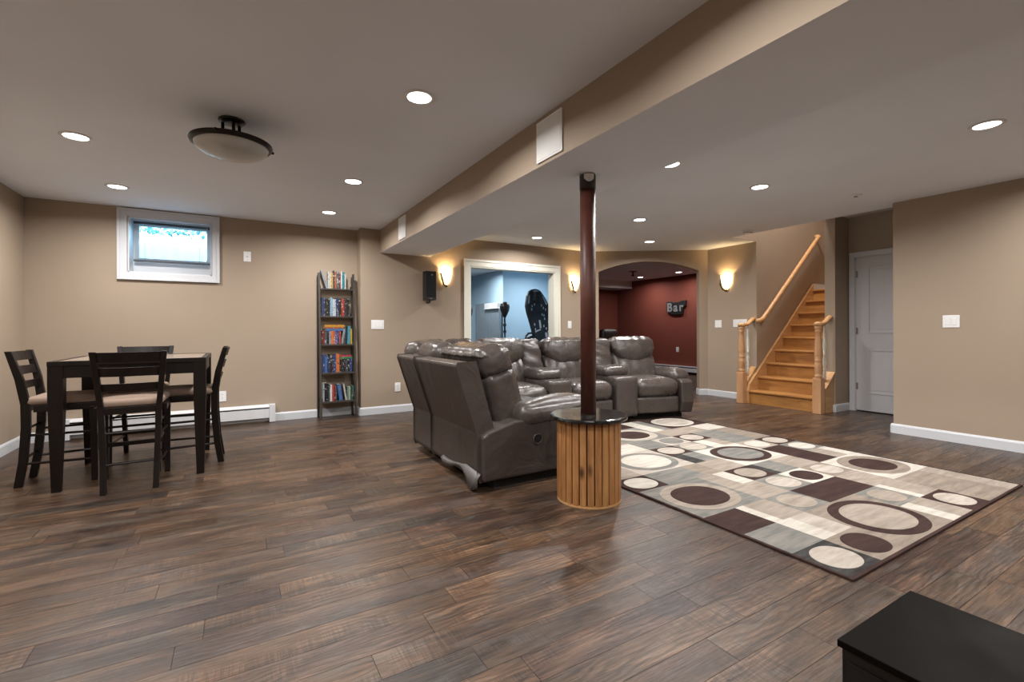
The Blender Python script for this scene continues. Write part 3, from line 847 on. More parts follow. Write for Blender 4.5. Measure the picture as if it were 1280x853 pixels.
def newel(x, y):
    b = MB(); b.box(x - .052, x + .052, y - .052, y + .052, 0, .45); b.box(x - .045, x + .045, y - .045, y + .045, .45, .462)
    n_ = sp_(b, 'newel_post', M['oakz'], bevel=.008)
    b = MB(); b.lathe([(.038, .46), (.045, .475), (.045, .49), (.036, .50), (.041, .52), (.046, .60), (.047, .645), (.040, .665), (.046, .675), (.046, .69), (.040, .70), (.047, .74), (.045, .85), (.037, .98), (.032, 1.04), (.042, 1.055), (.042, 1.068), (.034, 1.075), (.042, 1.085), (.046, 1.10), (.046, 1.125), (.0001, 1.125)], (x, y, 0), 20)
    o = b.build('turned_shaft', M['oakz'], None, smooth=True); o.parent = n_
    # easing rail over the post, climbing to the wall
    b = MB()
    xe = 6.722 if y < 3.7 else 6.714
    path = [(x - .055, y, 1.150), (x, y, 1.150), (x + .09, y, 1.152), (x + .15, y, 1.165), (x + .21, y, 1.20), (xe, y, 1.245)]
    b.tube(path, [.03, .038, .036, .035, .035, .035], 12, flat=.75); b.lathe([(.0001, 1.125), (.05, 1.125), (.053, 1.14), (.05, 1.165), (.03, 1.178), (.0001, 1.18)], (x, y, 0), 20)
    sp_(b, 'easing_rail', M['oak'], smooth=True)
    b = MB(); bx_ = x + .15
    zb = .325 + (bx_ - 6.50) * .2 / .228
    H = 1.14
    pr = [(.018, zb), (.018, zb + .12), (.012, zb + .14), (.020, zb + .16), (.012, zb + .18), (.020, zb + .23), (.021, zb + .28), (.013, zb + .34), (.019, zb + .35), (.013, zb + .36), (.020, zb + .45), (.018, zb + .52), (.012, zb + .62), (.011, H)]
    b.lathe(pr, (bx_, y, 0), 14)
    sp_(b, 'baluster', M['cream'], smooth=True)
newel(6.44, 3.182); newel(6.43, 4.235)
# wall handrail
e = empty('wall_handrail', None, 'sloping oak handrail on the wall above the stairs', 'handrail')
b = MB()
b.tube([(6.64, 4.115, 1.21), (6.70, 4.115, 1.213), (6.78, 4.115, 1.25), (6.88, 4.115, 1.335), (7.5, 4.115, 1.875), (8.30, 4.115, 2.575), (8.36, 4.115, 2.62), (8.38, 4.14, 2.63), (8.38, 4.183, 2.63)], .031, 12, flat=1.05)
b.build('rail', M['oak'], e, smooth=True)
for X in (6.83, 7.5, 8.15):
    z = 1.335 + (X - 6.88) * .875 - .035
    b = MB(); b.tube([(X, 4.183, z - .07), (X, 4.14, z - .06), (X, 4.115, z)], .007, 8); b.lathe([(.0001, 0), (.028, 0), (.024, .006), (.0001, .007)], seg=14, M=Matrix.Translation((X, 4.1835, z - .07)) @ Matrix.Rotation(R(90), 4, 'X'))
    b.build('bracket', M['steel'], e, smooth=True)

# ------------------------------------------------------------------ post, round table
e = empty('support_post', T(1.972, 2.372, 0), 'dark red steel post holding up the beam', 'post')
b = MB(); b.lathe([(.0495, .546), (.0495, 2.055)], seg=28); b.build('shaft', M['pole'], e, smooth=False)
for p in e.children[0].data.polygons: p.use_smooth = len(p.vertices) == 4
b = MB(); b.lathe([(.0515, 2.0), (.0525, 2.01), (.0525, 2.092), (.0001, 2.092)], seg=28); b.build('head_collar', plain('dark_steel_collar', (.022, .010, .008), .5, var=.4, scale=30), e)
b = MB(); b.box(-.034, .034, -.034, .034, 2.085, 2.0995); b.build('top_plate', plain('worn_plate', (.16, .13, .11), .6, var=.3, scale=30), e)
b = MB(); vs = []
for k in range(9):
    a = R(205 + 9 * k) ; hh_ = .030 + .022 * math.sin(math.pi * k / 8)
    vs += [(.0532 * math.cos(a), .0532 * math.sin(a), 2.0925), (.0532 * math.cos(a), .0532 * math.sin(a), 2.0925 - hh_)]
b.add(vs, [(2 * k, 2 * k + 1, 2 * k + 3, 2 * k + 2) for k in range(8)]); o = b.build('plaster_patch', M['ceil_white'], e)
so = o.modifiers.new('thick', 'SOLIDIFY'); so.thickness = .002; so.offset = 0
rt = empty('round_table', T(1.972, 2.372, 0), 'round slatted table with black granite top built around the red post', 'table')
b = MB()
n = 56
pr = [(.0505, .519), (.236, .519), (.246, .523), (.25, .530), (.25, .537), (.246, .544), (.238, .546), (.0505, .546)]
vs = [];
for r_, z in pr:
    for k in range(n): a = 2 * math.pi * k / n; vs.append((r_ * math.cos(a), r_ * math.sin(a), z))
m_ = len(pr)
b.add(vs, [(i * n + k, i * n + (k + 1) % n, ((i + 1) % m_) * n + (k + 1) % n, ((i + 1) % m_) * n + k) for i in range(m_) for k in range(n)])
b.build('granite_top', M['granite'], rt)
b = MB(); b.lathe([(.185, .012), (.188, .02), (.188, .518), (.06, .518)], seg=40, close=False); b.build('drum', plain('drum_black', (.02, .012, .008), .8), rt)
b = MB(); b.lathe([(.19, .0), (.2055, .0), (.2055, .012), (.19, .014)], seg=48, close=False); b.build('base_ring', M['oak'], rt)
NS = 27
sm_ = MB(); sm_.box(-.0195, .0195, -.205, -.188, .013, .5185); sm_ = sm_.mesh('slat', M['slat'], bevel=.003)
for k in range(NS): link('slat', sm_, rt, Matrix.Rotation(2 * math.pi * (k + .3) / NS, 4, 'Z'))

# ------------------------------------------------------------------ rug
RX, RY, CU, RV = 2.300, 1.010, .2945, .2485
rug = empty('area_rug', T(RX, RY, 0), 'patterned area rug of brown, grey and cream blocks with ovals', 'rug')
ZR = .010
keys = list(RUG)
def cell(c0, r0, w, h, m):
    rb = MB()
    x0, y0, x1, y1 = c0 * CU, r0 * RV, (c0 + w) * CU, (r0 + h) * RV
    rb.box(x0, x1, y0, y1, .001, ZR); rb.build('pile_block', RUG[m], rug)
def oval(c0, r0, w, h, m, f=.86, lift=.0015, dx=0, dy=0):
    ob = MB()
    cx, cy = (c0 + w / 2 + dx) * CU, (r0 + h / 2 + dy) * RV; a, b_ = w * CU / 2 * f, h * RV / 2 * f
    n = 40; p = 2.15
    pts = []
    for k in range(n):
        t = 2 * math.pi * k / n
        pts.append((cx + a * math.copysign(abs(math.cos(t)) ** (2 / p), math.cos(t)), cy + b_ * math.copysign(abs(math.sin(t)) ** (2 / p), math.sin(t))))
    ob.plan(pts, ZR - .002, ZR + lift); ob.build('oval', RUG[m], rug)
def half(c0, r0, w, h, m1, m2, fr=.4):
    """block with a paler stripe on its first part"""
    cell(c0, r0, w * fr, h, m1); cell(c0 + w * fr, r0, w * (1 - fr), h, m2)
C_ = cell
C_(0, 0, 1, 1, 'k'); oval(0, 0, 1, 1, 'c', .82)
C_(1, 0, 1, 1, 'm'); oval(1, 0, 1, 1, 'b', .82)
C_(2, 0, 2, 2, 'm'); oval(2, 0, 2, 2, 'b', .92); oval(2, 0, 2, 2, 't', .70, .003)
half(4, 0, 1, 1, 'w', 't'); C_(5, 0, 1, 1, 'b'); oval(5, 0, 1, 1, 'c', .80)
half(6, 0, 2, 2, 'm', 't', .7)
C_(0, 1, 1, 1, 'g'); half(1, 1, 1, 1, 'w', 'c', .45); C_(4, 1, 1, 1, 'g'); oval(4, 1, 1, 1, 't', .80); half(5, 1, 1, 1, 'w', 't', .25)
C_(0, 2, 1, 1, 'b'); half(1, 2, 1, 1, 'w', 't', .25); C_(2, 2, 1, 1, 'g'); oval(2, 2, 1, 1, 't', .84); C_(3, 2, 2, 1, 'b'); C_(5, 2, 1, 1, 't')
C_(0, 3, 2, 2, 'g'); oval(0, 3, 2, 2, 't', .90); oval(0, 3, 2, 2, 'b', .66, .003)
C_(2, 3, 1, 1, 't'); C_(3, 3, 1, 1, 'g'); oval(3, 3, 1, 1, 'c', .84); C_(4, 3, 1, 1, 'w'); oval(4, 3, 1, 1, 'b', .82); C_(5, 3, 1, 1, 'm'); oval(5, 3, 1, 1, 'c', .82)
C_(6, 2, 2, 2, 'w'); oval(6, 2, 2, 2, 'm', .90); oval(6, 2, 2, 2, 'b', .60, .003)
half(2, 4, 1, 1, 't', 'w', .55); C_(3, 4, 1, 1, 'b'); oval(3, 4, 1, 1, 't', .82); half(4, 4, 1, 1, 'k', 'g', .22); C_(5, 4, 1, 1, 't'); C_(6, 4, 1, 2, 'b'); half(7, 4, 1, 1, 't', 'w', .6)
C_(0, 5, 1, 1, 'b'); oval(0, 5, 1, 1, 'w', .84); half(1, 5, 2, 1, 'g', 'm', .7); C_(3, 5, 1, 1, 't'); C_(4, 5, 2, 2, 'w'); oval(4, 5, 2, 2, 'b', .90); oval(4, 5, 2, 2, 'g', .68, .003); C_(7, 5, 1, 1, 'g'); oval(7, 5, 1, 1, 'w', .82)
C_(0, 6, 1, 1, 't'); C_(1, 6, 2, 2, 'c'); oval(1, 6, 2, 2, 'g', .92); oval(1, 6, 2, 2, 'w', .72, .003); half(3, 6, 1, 1, 'k', 'g', .45); C_(6, 6, 1, 1, 't'); oval(6, 6, 1, 1, 'w', .82); C_(7, 6, 1, 1, 'b'); oval(7, 6, 1, 1, 'c', .82)
C_(0, 7, 1, 1, 'g'); C_(3, 7, 1, 1, 'b'); oval(3, 7, 1, 1, 'c', .84); C_(4, 7, 1, 1, 'g'); oval(4, 7, 1, 1, 'c', .86); half(5, 7, 1, 1, 'w', 't', .5); half(6, 7, 2, 2, 'g', 'm', .6)
half(0, 8, 1, 1, 'w', 't'); half(1, 8, 2, 1, 't', 'w', .35); C_(3, 8, 1, 1, 'g'); C_(4, 8, 1, 1, 'c'); oval(4, 8, 1, 1, 'g', .82); C_(5, 8, 1, 1, 'b'); oval(5, 8, 1, 1, 'c', .82)
C_(0, 9, 1, 1, 'b'); C_(1, 9, 2, 2, 'm'); oval(1, 9, 2, 2, 'k', .9); oval(1, 9, 2, 2, 'c', .65, .003)
C_(3, 9, 2, 2, 'g'); oval(3, 9, 2, 2, 'c', .90); oval(3, 9, 2, 2, 'b', .62, .003); half(5, 9, 3, 1, 't', 'w', .65)
C_(0, 10, 1, 2, 'g'); half(5, 10, 1, 2, 'w', 'g', .6); C_(6, 10, 2, 2, 'b'); oval(6, 10, 2, 2, 'w', .86); oval(6, 10, 2, 2, 'c', .66, .003)
C_(1, 11, 2, 1, 'w'); C_(3, 11, 2, 1, 'b')
b = MB(); X1, Y1 = CU * 8, RV * 12
for (x0, x1, y0, y1) in ((-.016, 0, -.016, Y1 + .016), (X1, X1 + .016, -.016, Y1 + .016), (0, X1, -.016, 0), (0, X1, Y1, Y1 + .016)): b.box(x0, x1, y0, y1, .0005, .0115)
b.build('binding', RUG['b'], rug, bevel=.003)

# ------------------------------------------------------------------ bar table and chairs
tb = empty('bar_table', T(-.648, 4.725, 0), 'square counter-height table with dark legs and a pale top', 'table')
hw = .447; TZ = .888
b = MB(); b.box(-hw + .035, hw - .035, -hw + .05, hw - .05, TZ - .028, TZ - .002); b.build('tan_top', plain('tan_tabletop', S('#86786b'), .22, var=.12, scale=5), tb)  # flat tan panel set inside the dark frame
b = MB()
b.box(-hw, hw, -hw, -hw + .05, TZ - .03, TZ); b.box(-hw, hw, hw - .05, hw, TZ - .03, TZ); b.box(-hw, -hw + .035, -hw + .05, hw - .05, TZ - .03, TZ); b.box(hw - .035, hw, -hw + .05, hw - .05, TZ - .03, TZ)
b.build('top_frame', M['espresso'], tb)
b = MB(); i_ = hw - .03
for s_ in (-1, 1):
    b.box(-i_, i_, s_ * (hw - .012) - (.022 if s_ > 0 else 0), s_ * (hw - .012) + (.022 if s_ < 0 else 0), TZ - .115, TZ - .03)
    b.box(s_ * (hw - .012) - (.022 if s_ > 0 else 0), s_ * (hw - .012) + (.022 if s_ < 0 else 0), -i_, i_, TZ - .115, TZ - .03)
b.build('apron', M['espresso'], tb)
for sx in (-1, 1):
    for sy in (-1, 1):
        b = MB(); ax, ay = sx * (hw - .001), sy * (hw - .001)
        def q(w0, w1, z): return [(ax - sx * (.0 if z > .5 else .012), ay - sy * (.0 if z > .5 else .012), z)]
        vs = []
        for z, off, w in ((0, .014, .048), (.60, .0, .080), (TZ - .0305, 0, .080)):
            xa, ya2 = ax - sx * off, ay - sy * off
            for dx, dy in ((0, 0), (w, 0), (w, w), (0, w)): vs.append((xa - sx * dx, ya2 - sy * dy, z))
        b.add(vs, [(0, 1, 2, 3), (8, 11, 10, 9)] + [(k * 4 + i, k * 4 + (i + 1) % 4, k * 4 + 4 + (i + 1) % 4, k * 4 + 4 + i) for k in range(2) for i in range(4)])
        b.build('leg', M['espresso'], tb, bevel=.003)
def sweep(b, stations):
    """stations: (x,y,z,wx,wy) rectangular sections stacked in z"""
    vs = []
    for x, y, z, wx, wy in stations:
        for dx, dy in ((-1, -1), (1, -1), (1, 1), (-1, 1)): vs.append((x + dx * wx / 2, y + dy * wy / 2, z))
    n = len(stations)
    b.add(vs, [(3, 2, 1, 0), tuple(4 * (n - 1) + k for k in range(4))] + [(k * 4 + i, k * 4 + (i + 1) % 4, k * 4 + 4 + (i + 1) % 4, k * 4 + 4 + i) for k in range(n - 1) for i in range(4)])
CH = {}
for sgn in (-1, 1):
    b = MB(); sweep(b, [(sgn * (.19 - i_), y_, z_, .034, d_) for (i_, y_, z_, d_) in ((.050, -.232, 0, .045), (.046, -.205, .18, .047), (.038, -.188, .42, .05), (.032, -.188, .58, .05), (.017, -.215, .76, .045), (0, -.265, .955, .036))]); CH['post%d' % sgn] = b.mesh('back_post', M['espresso'], bevel=.004)
b = MB(); sweep(b, [(0, .185, 0, .034, .034), (0, .18, .545, .042, .042)]); CH['leg'] = b.mesh('front_leg', M['espresso'], bevel=.004)
b = MB()
for (xa, xb, ya, yb) in ((-.185, .185, .165, .20), (-.16, .16, -.20, -.175), (-.20, -.175, -.14, .2), (.175, .20, -.14, .2)): b.box(xa, xb, ya, yb, .525, .572)
CH['frame'] = b.mesh('seat_frame', M['espresso'], bevel=.003)
b = MB(); b.rbox((.41, .405, .055), .026, 12, (0, 0, .012), Matrix.Translation((0, .006, .598)), fn=lambda P, p: Vector((P.x * (1 - .07 * (1 - p[1])), P.y, P.z))); CH['cushion'] = b.mesh('cushion', M['seatfab'])
def slat(z0, z1, yb, hw_=.178):
    b = MB(); n = 8; vs = []
    for i in range(n + 1):
        u = -1 + 2 * i / n; x = u * hw_; y = yb - .028 * (1 - u * u)
        for dy in (-.009, .009):
            lean = .055
            vs += [(x, y + dy, z0), (x, y + dy - lean * (z1 - z0) / .2, z1)]
    fs = [(0, 1, 3, 2), tuple(4 * n + k for k in (0, 2, 3, 1))]
    for i in range(n):
        a, c = 4 * i, 4 * i + 4
        fs += [(a, c, c + 1, a + 1), (a + 2, a + 3, c + 3, c + 2), (a, a + 2, c + 2, c), (a + 1, c + 1, c + 3, a + 3)]
    b.add(vs, fs); return b.mesh('back_slat', M['espresso'])
CH['slats'] = [slat(.885, .95, -.243, .180), slat(.785, .845, -.218, .168), slat(.685, .735, -.196, .158)]
def rod(p0, p1, r=.009): b = MB(); b.tube([p0, p1], r, 8); return b.mesh('stretcher', M['espresso'], smooth=False)
CH['rods'] = [rod((-.15, -.20, .40), (.15, -.20, .40)), rod((-.145, -.212, .19), (.145, -.212, .19)), rod((-.19, .182, .38), (.19, .182, .38))]
for s_ in (-1, 1): CH['rods'] += [rod((s_ * .15, -.195, .36), (s_ * .185, .18, .36)), rod((s_ * .144, -.21, .16), (s_ * .185, .185, .16))]
b = MB(); b.box(-.18, .18, .172, .195, .235, .265); CH['foot'] = b.mesh('footrest', M['espresso'], bevel=.003)
def chair(x, y, rz, label):
    e = empty('bar_chair', T(x, y, 0, rz), label, 'chair', 'bar chairs around the square table')
    for s_ in (-1, 1):
        link('back_post', CH['post%d' % s_], e); link('front_leg', CH['leg'], e, Matrix.Translation((s_ * .185, 0, 0)))
    link('seat_frame', CH['frame'], e); link('cushion', CH['cushion'], e); link('footrest', CH['foot'], e)
    for m_ in CH['slats']: link('back_slat', m_, e)
    for m_ in CH['rods']: link('stretcher', m_, e)
    return e
chair(-.640, 4.315, 3, 'dark ladder-back bar chair nearest the viewer, its back toward us')
chair(-1.085, 4.715, -90, 'dark ladder-back bar chair at the left side of the table')
chair(-.345, 4.745, 90, 'dark ladder-back bar chair at the right side of the table, seen edge on')
chair(-.715, 5.165, 180, 'dark ladder-back bar chair behind the table, below the window')

# ------------------------------------------------------------------ bookcase and books
BC = empty('ladder_bookcase', T(1.09, 6.1, 0), 'tall narrow dark ladder bookcase with five shelves of books', 'bookcase')
def bcp(b, name, m, **k):
    o = b.build(name, m, None, **k); o.parent = BC; o.matrix_parent_inverse = BC.matrix_world.inverted(); return o
SHZ = [1.615, 1.268, .918, .568, .218]
def front(z): return 6.035 + (z / 1.81) * .165
for x0 in (.872, 1.283):
    b = MB()
    vs = []
    for z, d in ((0, .042), (1.81, .042)):
        for dx, dy in ((0, 0), (.022, 0), (.022, d), (0, d)): vs.append((x0 + dx, front(z) + dy, z))
    b.add(vs, [(3, 2, 1, 0), (4, 5, 6, 7)] + [(i, (i + 1) % 4, 4 + (i + 1) % 4, 4 + i) for i in range(4)])
    bcp(b, 'front_upright', M['shelfwood'], bevel=.002)
    b = MB(); b.box(x0, x0 + .022, 6.268, 6.302, 0, 1.78); bcp(b, 'rear_upright', M['shelfwood'], bevel=.002)
for z in SHZ:
    b = MB(); b.box(.8945, 1.2825, front(z) - .004, 6.30, z - .02, z); s_ = bcp(b, 'shelf', M['shelfwood'], bevel=.002)
    for x0 in (.8945, 1.2705):
        b = MB(); b.box(x0, x0 + .012, front(z) + .03, 6.295, z, z + .035); o = b.build('side_lip', M['shelfwood'], None); o.parent = s_
BM = {}
def bookmat(hexc):
    if hexc not in BM:
        t = NT('book_' + hexc.strip('#')); v = t.coords('Object')
        c = S(hexc)
        oi = t.n('ShaderNodeObjectInfo'); cm = t.n('ShaderNodeCombineXYZ')
        for k in range(3): t.l(oi.outputs['Random'], cm.inputs[k])
        ad = t.n('ShaderNodeVectorMath', operation='MULTIPLY_ADD'); ad.inputs[1].default_value = (31, 17, 53)
        t.l(cm.outputs[0], ad.inputs[0]); t.l(v, ad.inputs[2])
        mpn = t.n('ShaderNodeMapping'); mpn.inputs['Scale'].default_value = (1.4, .2, 1); t.l(ad.outputs[0], mpn.inputs[0])
        nz = t.noise(mpn.outputs[0], 38, 2, .5)
        c = tuple(q * .62 for q in c[:3]) + (1,)
        lum = sum(c[:3]) / 3
        alt = (.42, .40, .34, 1) if lum < .15 else (.06, .05, .06, 1)
        alt2 = (.25, .06, .04, 1) if lum < .15 else (.12, .16, .24, 1)
        col = t.mix(t.ramp(nz, [(.60, (0, 0, 0)), (.66, (.85, .85, .85))]), c, alt)
        col = t.mix(t.ramp(nz, [(.30, (.8, .8, .8)), (.36, (0, 0, 0))]), col, alt2)
        BM[hexc] = t.set(col, .45)
    return BM[hexc]
M['pages'] = plain('book_pages', (.6, .55, .45), .8, var=.08, scale=60)
CN = {'1d3f6b': 'blue', '17181c': 'black', '8fb7cf': 'pale blue', 'c9d2dc': 'white', '1d3a66': 'navy blue', 'b5382f': 'red', 'e0dcd0': 'cream white', 'd8cba4': 'cream', 'c9a25a': 'tan', '2a2a2e': 'black', 'b5623f': 'rust', '4a5a60': 'grey', 'f0efe8': 'white', '1a8a9b': 'teal', '7d1f22': 'dark red',
      'd6952a': 'orange yellow', '9c5a3c': 'brown', '4f78b5': 'blue', 'e07a3a': 'orange', '6a5a9c': 'purple', '9aa3ad': 'grey', '59a3b5': 'turquoise', 'e0b534': 'yellow', '2d4a8a': 'royal blue', 'd0463a': 'red', 'b5c0a0': 'green', '6f8f8a': 'sage', '2b6f6a': 'dark teal', 'd8d4c8': 'ivory', '3c4a55': 'slate', 'c43a5a': 'pink', '2f8a4a': 'green'}
ORD = ['first', 'second', 'third', 'fourth', 'fifth', 'sixth', 'seventh', 'eighth', 'ninth', 'tenth', 'eleventh', 'twelfth', 'thirteenth', 'fourteenth']
SHN = ['top', 'second', 'middle', 'fourth', 'bottom']
bcache = {}
def book(c, w, h, d, Mx, label, grp, laid=False):
    e = empty('book', Mx, label, 'book', grp)
    b = MB(); b.box(0, .0025, 0, d, 0, h); b.box(w - .0025, w, 0, d, 0, h); b.box(.0025, w - .0025, 0, .0025, 0, h)
    b.build('cover', bookmat('#' + c), e)
    b = MB(); b.box(.0026, w - .0026, .003, d - .004, .003, h - .003); b.build('page_block', M['pages'], e)
    return e
def row(si, specs, x0):
    z = SHZ[si]; x = x0; f = front(z) + .045
    for i, s in enumerate(specs):
        c, w, h = s[0], s[1], s[2]; lean = s[3] if len(s) > 3 else 0
        d = min(.16, h * .66, 6.292 - f)
        if lean:
            a = R(lean)
            if a > 0:   # leans right: bottom-right corner pivots
                Mx = Matrix.Translation((x, f, z + .0006)) @ Matrix.Translation((0, 0, w * math.sin(a))) @ Matrix.Rotation(a, 4, 'Y'); adv = w * math.cos(a) + h * math.sin(a)
            else:
                Mx = Matrix.Translation((x + h * math.sin(-a), f, z + .0006)) @ Matrix.Rotation(a, 4, 'Y'); adv = w * math.cos(a) + h * math.sin(-a)
        else:
            Mx = Matrix.Translation((x, f, z + .0006)); adv = w
        book(c, w, h, d, Mx, '%s book, %s from the left on the %s shelf of the bookcase' % (CN[c], ORD[i], SHN[si]), 'books on the %s shelf' % SHN[si])
        x += adv + .0012
    return x
row(0, [('9aa3ad', .020, .235, -16), ('c9d2dc', .017, .21), ('d8cba4', .026, .20), ('c9a25a', .018, .20), ('2a2a2e', .016, .23), ('b5623f', .020, .215), ('4a5a60', .030, .22), ('7d1f22', .020, .20), ('f0efe8', .015, .225), ('1a8a9b', .030, .215), ('e0dcd0', .016, .195)], .905)
row(1, [('1d3f6b', .034, .232), ('17181c', .028, .215), ('17181c', .033, .218), ('8fb7cf', .028, .235), ('c9d2dc', .040, .215), ('1d3a66', .030, .228), ('17181c', .034, .22), ('b5382f', .032, .222), ('2a2a2e', .030, .23), ('17181c', .030, .22)], .912)
row(2, [('7d1f22', .028, .165), ('4a5a60', .026, .16), ('17181c', .024, .165), ('9aa3ad', .022, .16), ('e07a3a', .026, .165), ('b5623f', .020, .165), ('6a5a9c', .024, .16), ('1d3a66', .020, .165), ('b5382f', .022, .16)], .912)
# lying on the middle shelf's paperbacks
zz = SHZ[2] + .167; ff = front(SHZ[2]) + .05
for (c, h, L, dx, lab) in (('4f78b5', .026, .21, .05, 'blue book lying on the paperbacks of the middle shelf, under two others'), ('9c5a3c', .018, .23, .035, 'brown book lying between the yellow and the blue one'), ('d6952a', .030, .235, .038, 'orange yellow book lying topmost on the middle shelf stack')):
    Mx = Matrix.Translation((.905 + dx, ff, zz + h)) @ Matrix.Rotation(R(90), 4, 'Y')
    book(c, h, L, .13, Mx, lab, 'books on the middle shelf'); zz += h + .001
row(2, [], .9)
def single(c, w, h, x, si, lean, label):
    z = SHZ[si]; f = front(z) + .045; a = R(lean)
    Mx = Matrix.Translation((x, f, z + .001 + (w * math.sin(a) if a > 0 else 0))) @ Matrix.Rotation(a, 4, 'Y')
    book(c, w, h, min(.15, 6.292 - f), Mx, label, 'books on the %s shelf' % SHN[si])
single('9aa3ad', .024, .19, 1.135, 2, 9, 'grey book leaning right on the middle shelf')
single('59a3b5', .032, .225, 1.212, 2, 2, 'tall turquoise book at the right of the middle shelf') 
single('e0b534', .018, .19, 1.250, 2, 0, 'yellow book at the right end of the middle shelf')
x = row(3, [('2d4a8a', .030, .225), ('4f78b5', .022, .20), ('1d3a66', .026, .205), ('17181c', .034, .225), ('1d3a66', .018, .225), ('2d4a8a', .022, .22), ('e07a3a', .040, .228), ('17181c', .022, .165), ('2a2a2e', .020, .16), ('17181c', .024, .165), ('3c4a55', .026, .165), ('17181c', .024, .16), ('2d4a8a', .028, .165)], .910)
zz = SHZ[3] + .167; ff = front(SHZ[3]) + .05
for (c, h, L, lab) in (('2f8a4a', .022, .15, 'green book lying on the right hand books of the fourth shelf'), ('c43a5a', .020, .14, 'pink book lying topmost on the fourth shelf')):
    Mx = Matrix.Translation((1.115, ff, zz + h)) @ Matrix.Rotation(R(90), 4, 'Y'); book(c, h, L, .12, Mx, lab, 'books on the fourth shelf'); zz += h + .001
row(4, [('c9d2dc', .016, .225), ('17181c', .045, .225), ('4a5a60', .018, .18), ('f0efe8', .022, .20), ('d0463a', .020, .20), ('7d1f22', .016, .185), ('3c4a55', .020, .17), ('4f78b5', .042, .20, -7), ('d8d4c8', .018, .205, -9), ('6f8f8a', .016, .165), ('b5c0a0', .024, .165)], .910)
single('2b6f6a', .020, .17, 1.243, 4, 4, 'dark teal book at the right end of the bottom shelf')

# ------------------------------------------------------------------ sectional sofa
SF = empty('sectional_sofa', T(2.3, 4.0, 0), 'large taupe leather reclining sectional sofa behind the round table', 'sofa')
def sfp(b, name, m='leather', parent=None, label=None, **k):
    o = b.build(name, M[m], None, **k); o.parent = SF; o.matrix_parent_inverse = SF.matrix_world.inverted()
    if parent:
        o.parent = parent; o.matrix_parent_inverse = Matrix.Identity(4)
        o.matrix_parent_inverse = (SF.matrix_world @ parent.matrix_parent_inverse).inverted() if False else Matrix.Identity(4)
    if label: o['label'] = label
    return o
def rot(axis, deg): return Matrix.Rotation(R(deg), 4, axis)
LEAN = 15
def backrest(G, xc, w, seed, yb=.66, thick=.20, top=.955, rec=.055):
    """pleated lower cushion and a fat head pillow leaning back; G places the unit"""
    Mb = G @ Matrix.Translation((xc, yb, .40)) @ rot('X', -LEAN)
    hw_ = w / 2
    def pleat(P, p):
        if p[1] < 0:
            f = max(0, p[2] + .75) / 1.75
            P.y += f * .012 * math.sin(P.x / hw_ * 13 + seed) * (.4 + .6 * abs(p[0]))
            P.y += rec * max(0, p[2]) ** 1.5
        return P
    th = thick
    b = MB(); b.rbox((w + .01, th, .42), .06, 28, (.0, .028, 0), Mb @ Matrix.Translation((0, -.075 - (th - .20) / 2, .18)), fn=pleat, wr=.006, ws=10, seed=seed)
    sfp(b, 'lower_back_cushion')
    hh = .245
    def smile(P, p):
        if p[2] < 0: P.z += (.025 - .12 * (1 - abs(p[0]) ** 2)) * -p[2]
        if p[2] > .6: P.y += .015
        P.x -= .012 * p[0] * max(0, p[2])
        if p[1] < 0:
            P.y -= .012 * (1 - p[0] ** 2) * (1 - abs(p[2]))
            P.y += .006 * math.sin(P.x / hw_ * 14 + seed * 2) * max(0, p[2]) ** 1.5
            P.y += .006 * math.sin(P.x / hw_ * 9 + seed) * max(0, -p[2]) ** 2
        if p[2] > .5: P.z += .004 * math.sin(P.x / hw_ * 18 + seed)
        return P
    zt = (top - .40) / math.cos(R(LEAN)) - hh / 2
    b = MB(); b.rbox((w + .012, .235, hh), .068, 28, (0, .02, .008), Mb @ Matrix.Translation((0, -.098, zt)), fn=smile, wr=.007, ws=8, seed=seed + 3)
    sfp(b, 'head_pillow')
def shell(G, x0, x1, zt=.87, yb=.945, name='back_shell'):
    """outer back: upright below, leaning out above"""
    pr = [(yb - .18, .07), (yb - .015, .065), (yb, .10), (yb, .39), (yb + .15, zt - .02), (yb + .145, zt), (yb + .02, zt + .005), (yb - .11, .42)]
    b = MB()
    n = len(pr); ns = 8
    vs = []
    for j in range(ns + 1):
        x = x0 + (x1 - x0) * j / ns
        for (y, z) in pr: vs.append((x, y, z))
    fs = [tuple(range(n)), tuple(ns * n + k for k in range(n - 1, -1, -1))]
    for j in range(ns):
        for k in range(n): fs.append((j * n + k, j * n + (k + 1) % n, (j + 1) * n + (k + 1) % n, (j + 1) * n + k))
    b.add(vs, fs, G)
    return sfp(b, name, 'vinyl', bevel=.012, bseg=3)
def seat(G, x0, x1, seed, foot=True, depth=.64):
    w = x1 - x0; xc = (x0 + x1) / 2
    def roll(P, p):
        if p[1] < -.3 and p[2] < 0: P.y += .03 * (-p[2])
        return P
    b = MB(); b.rbox((w - .008, depth, .235), .085, 16, (.0, .015, .026), G @ Matrix.Translation((xc, depth / 2 - .015, .365)), fn=roll, wr=.006, ws=7, seed=seed)
    sfp(b, 'seat_cushion')
    b = MB(); b.rbox((w - .02, .10, .20), .028, 10, (0, .006, 0), G @ Matrix.Translation((xc, .055, .172)), wr=.002, seed=seed); sfp(b, 'footrest_panel')
    b = MB(); b.box(x0 + .01, x1 - .01, .10, .80, .06, .30, G); sfp(b, 'base_frame', 'vinyl')
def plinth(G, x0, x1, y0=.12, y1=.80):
    b = MB(); b.box(x0 + .02, x1 - .02, y0, y1, .0, .06, G); sfp(b, 'plinth', 'dark')
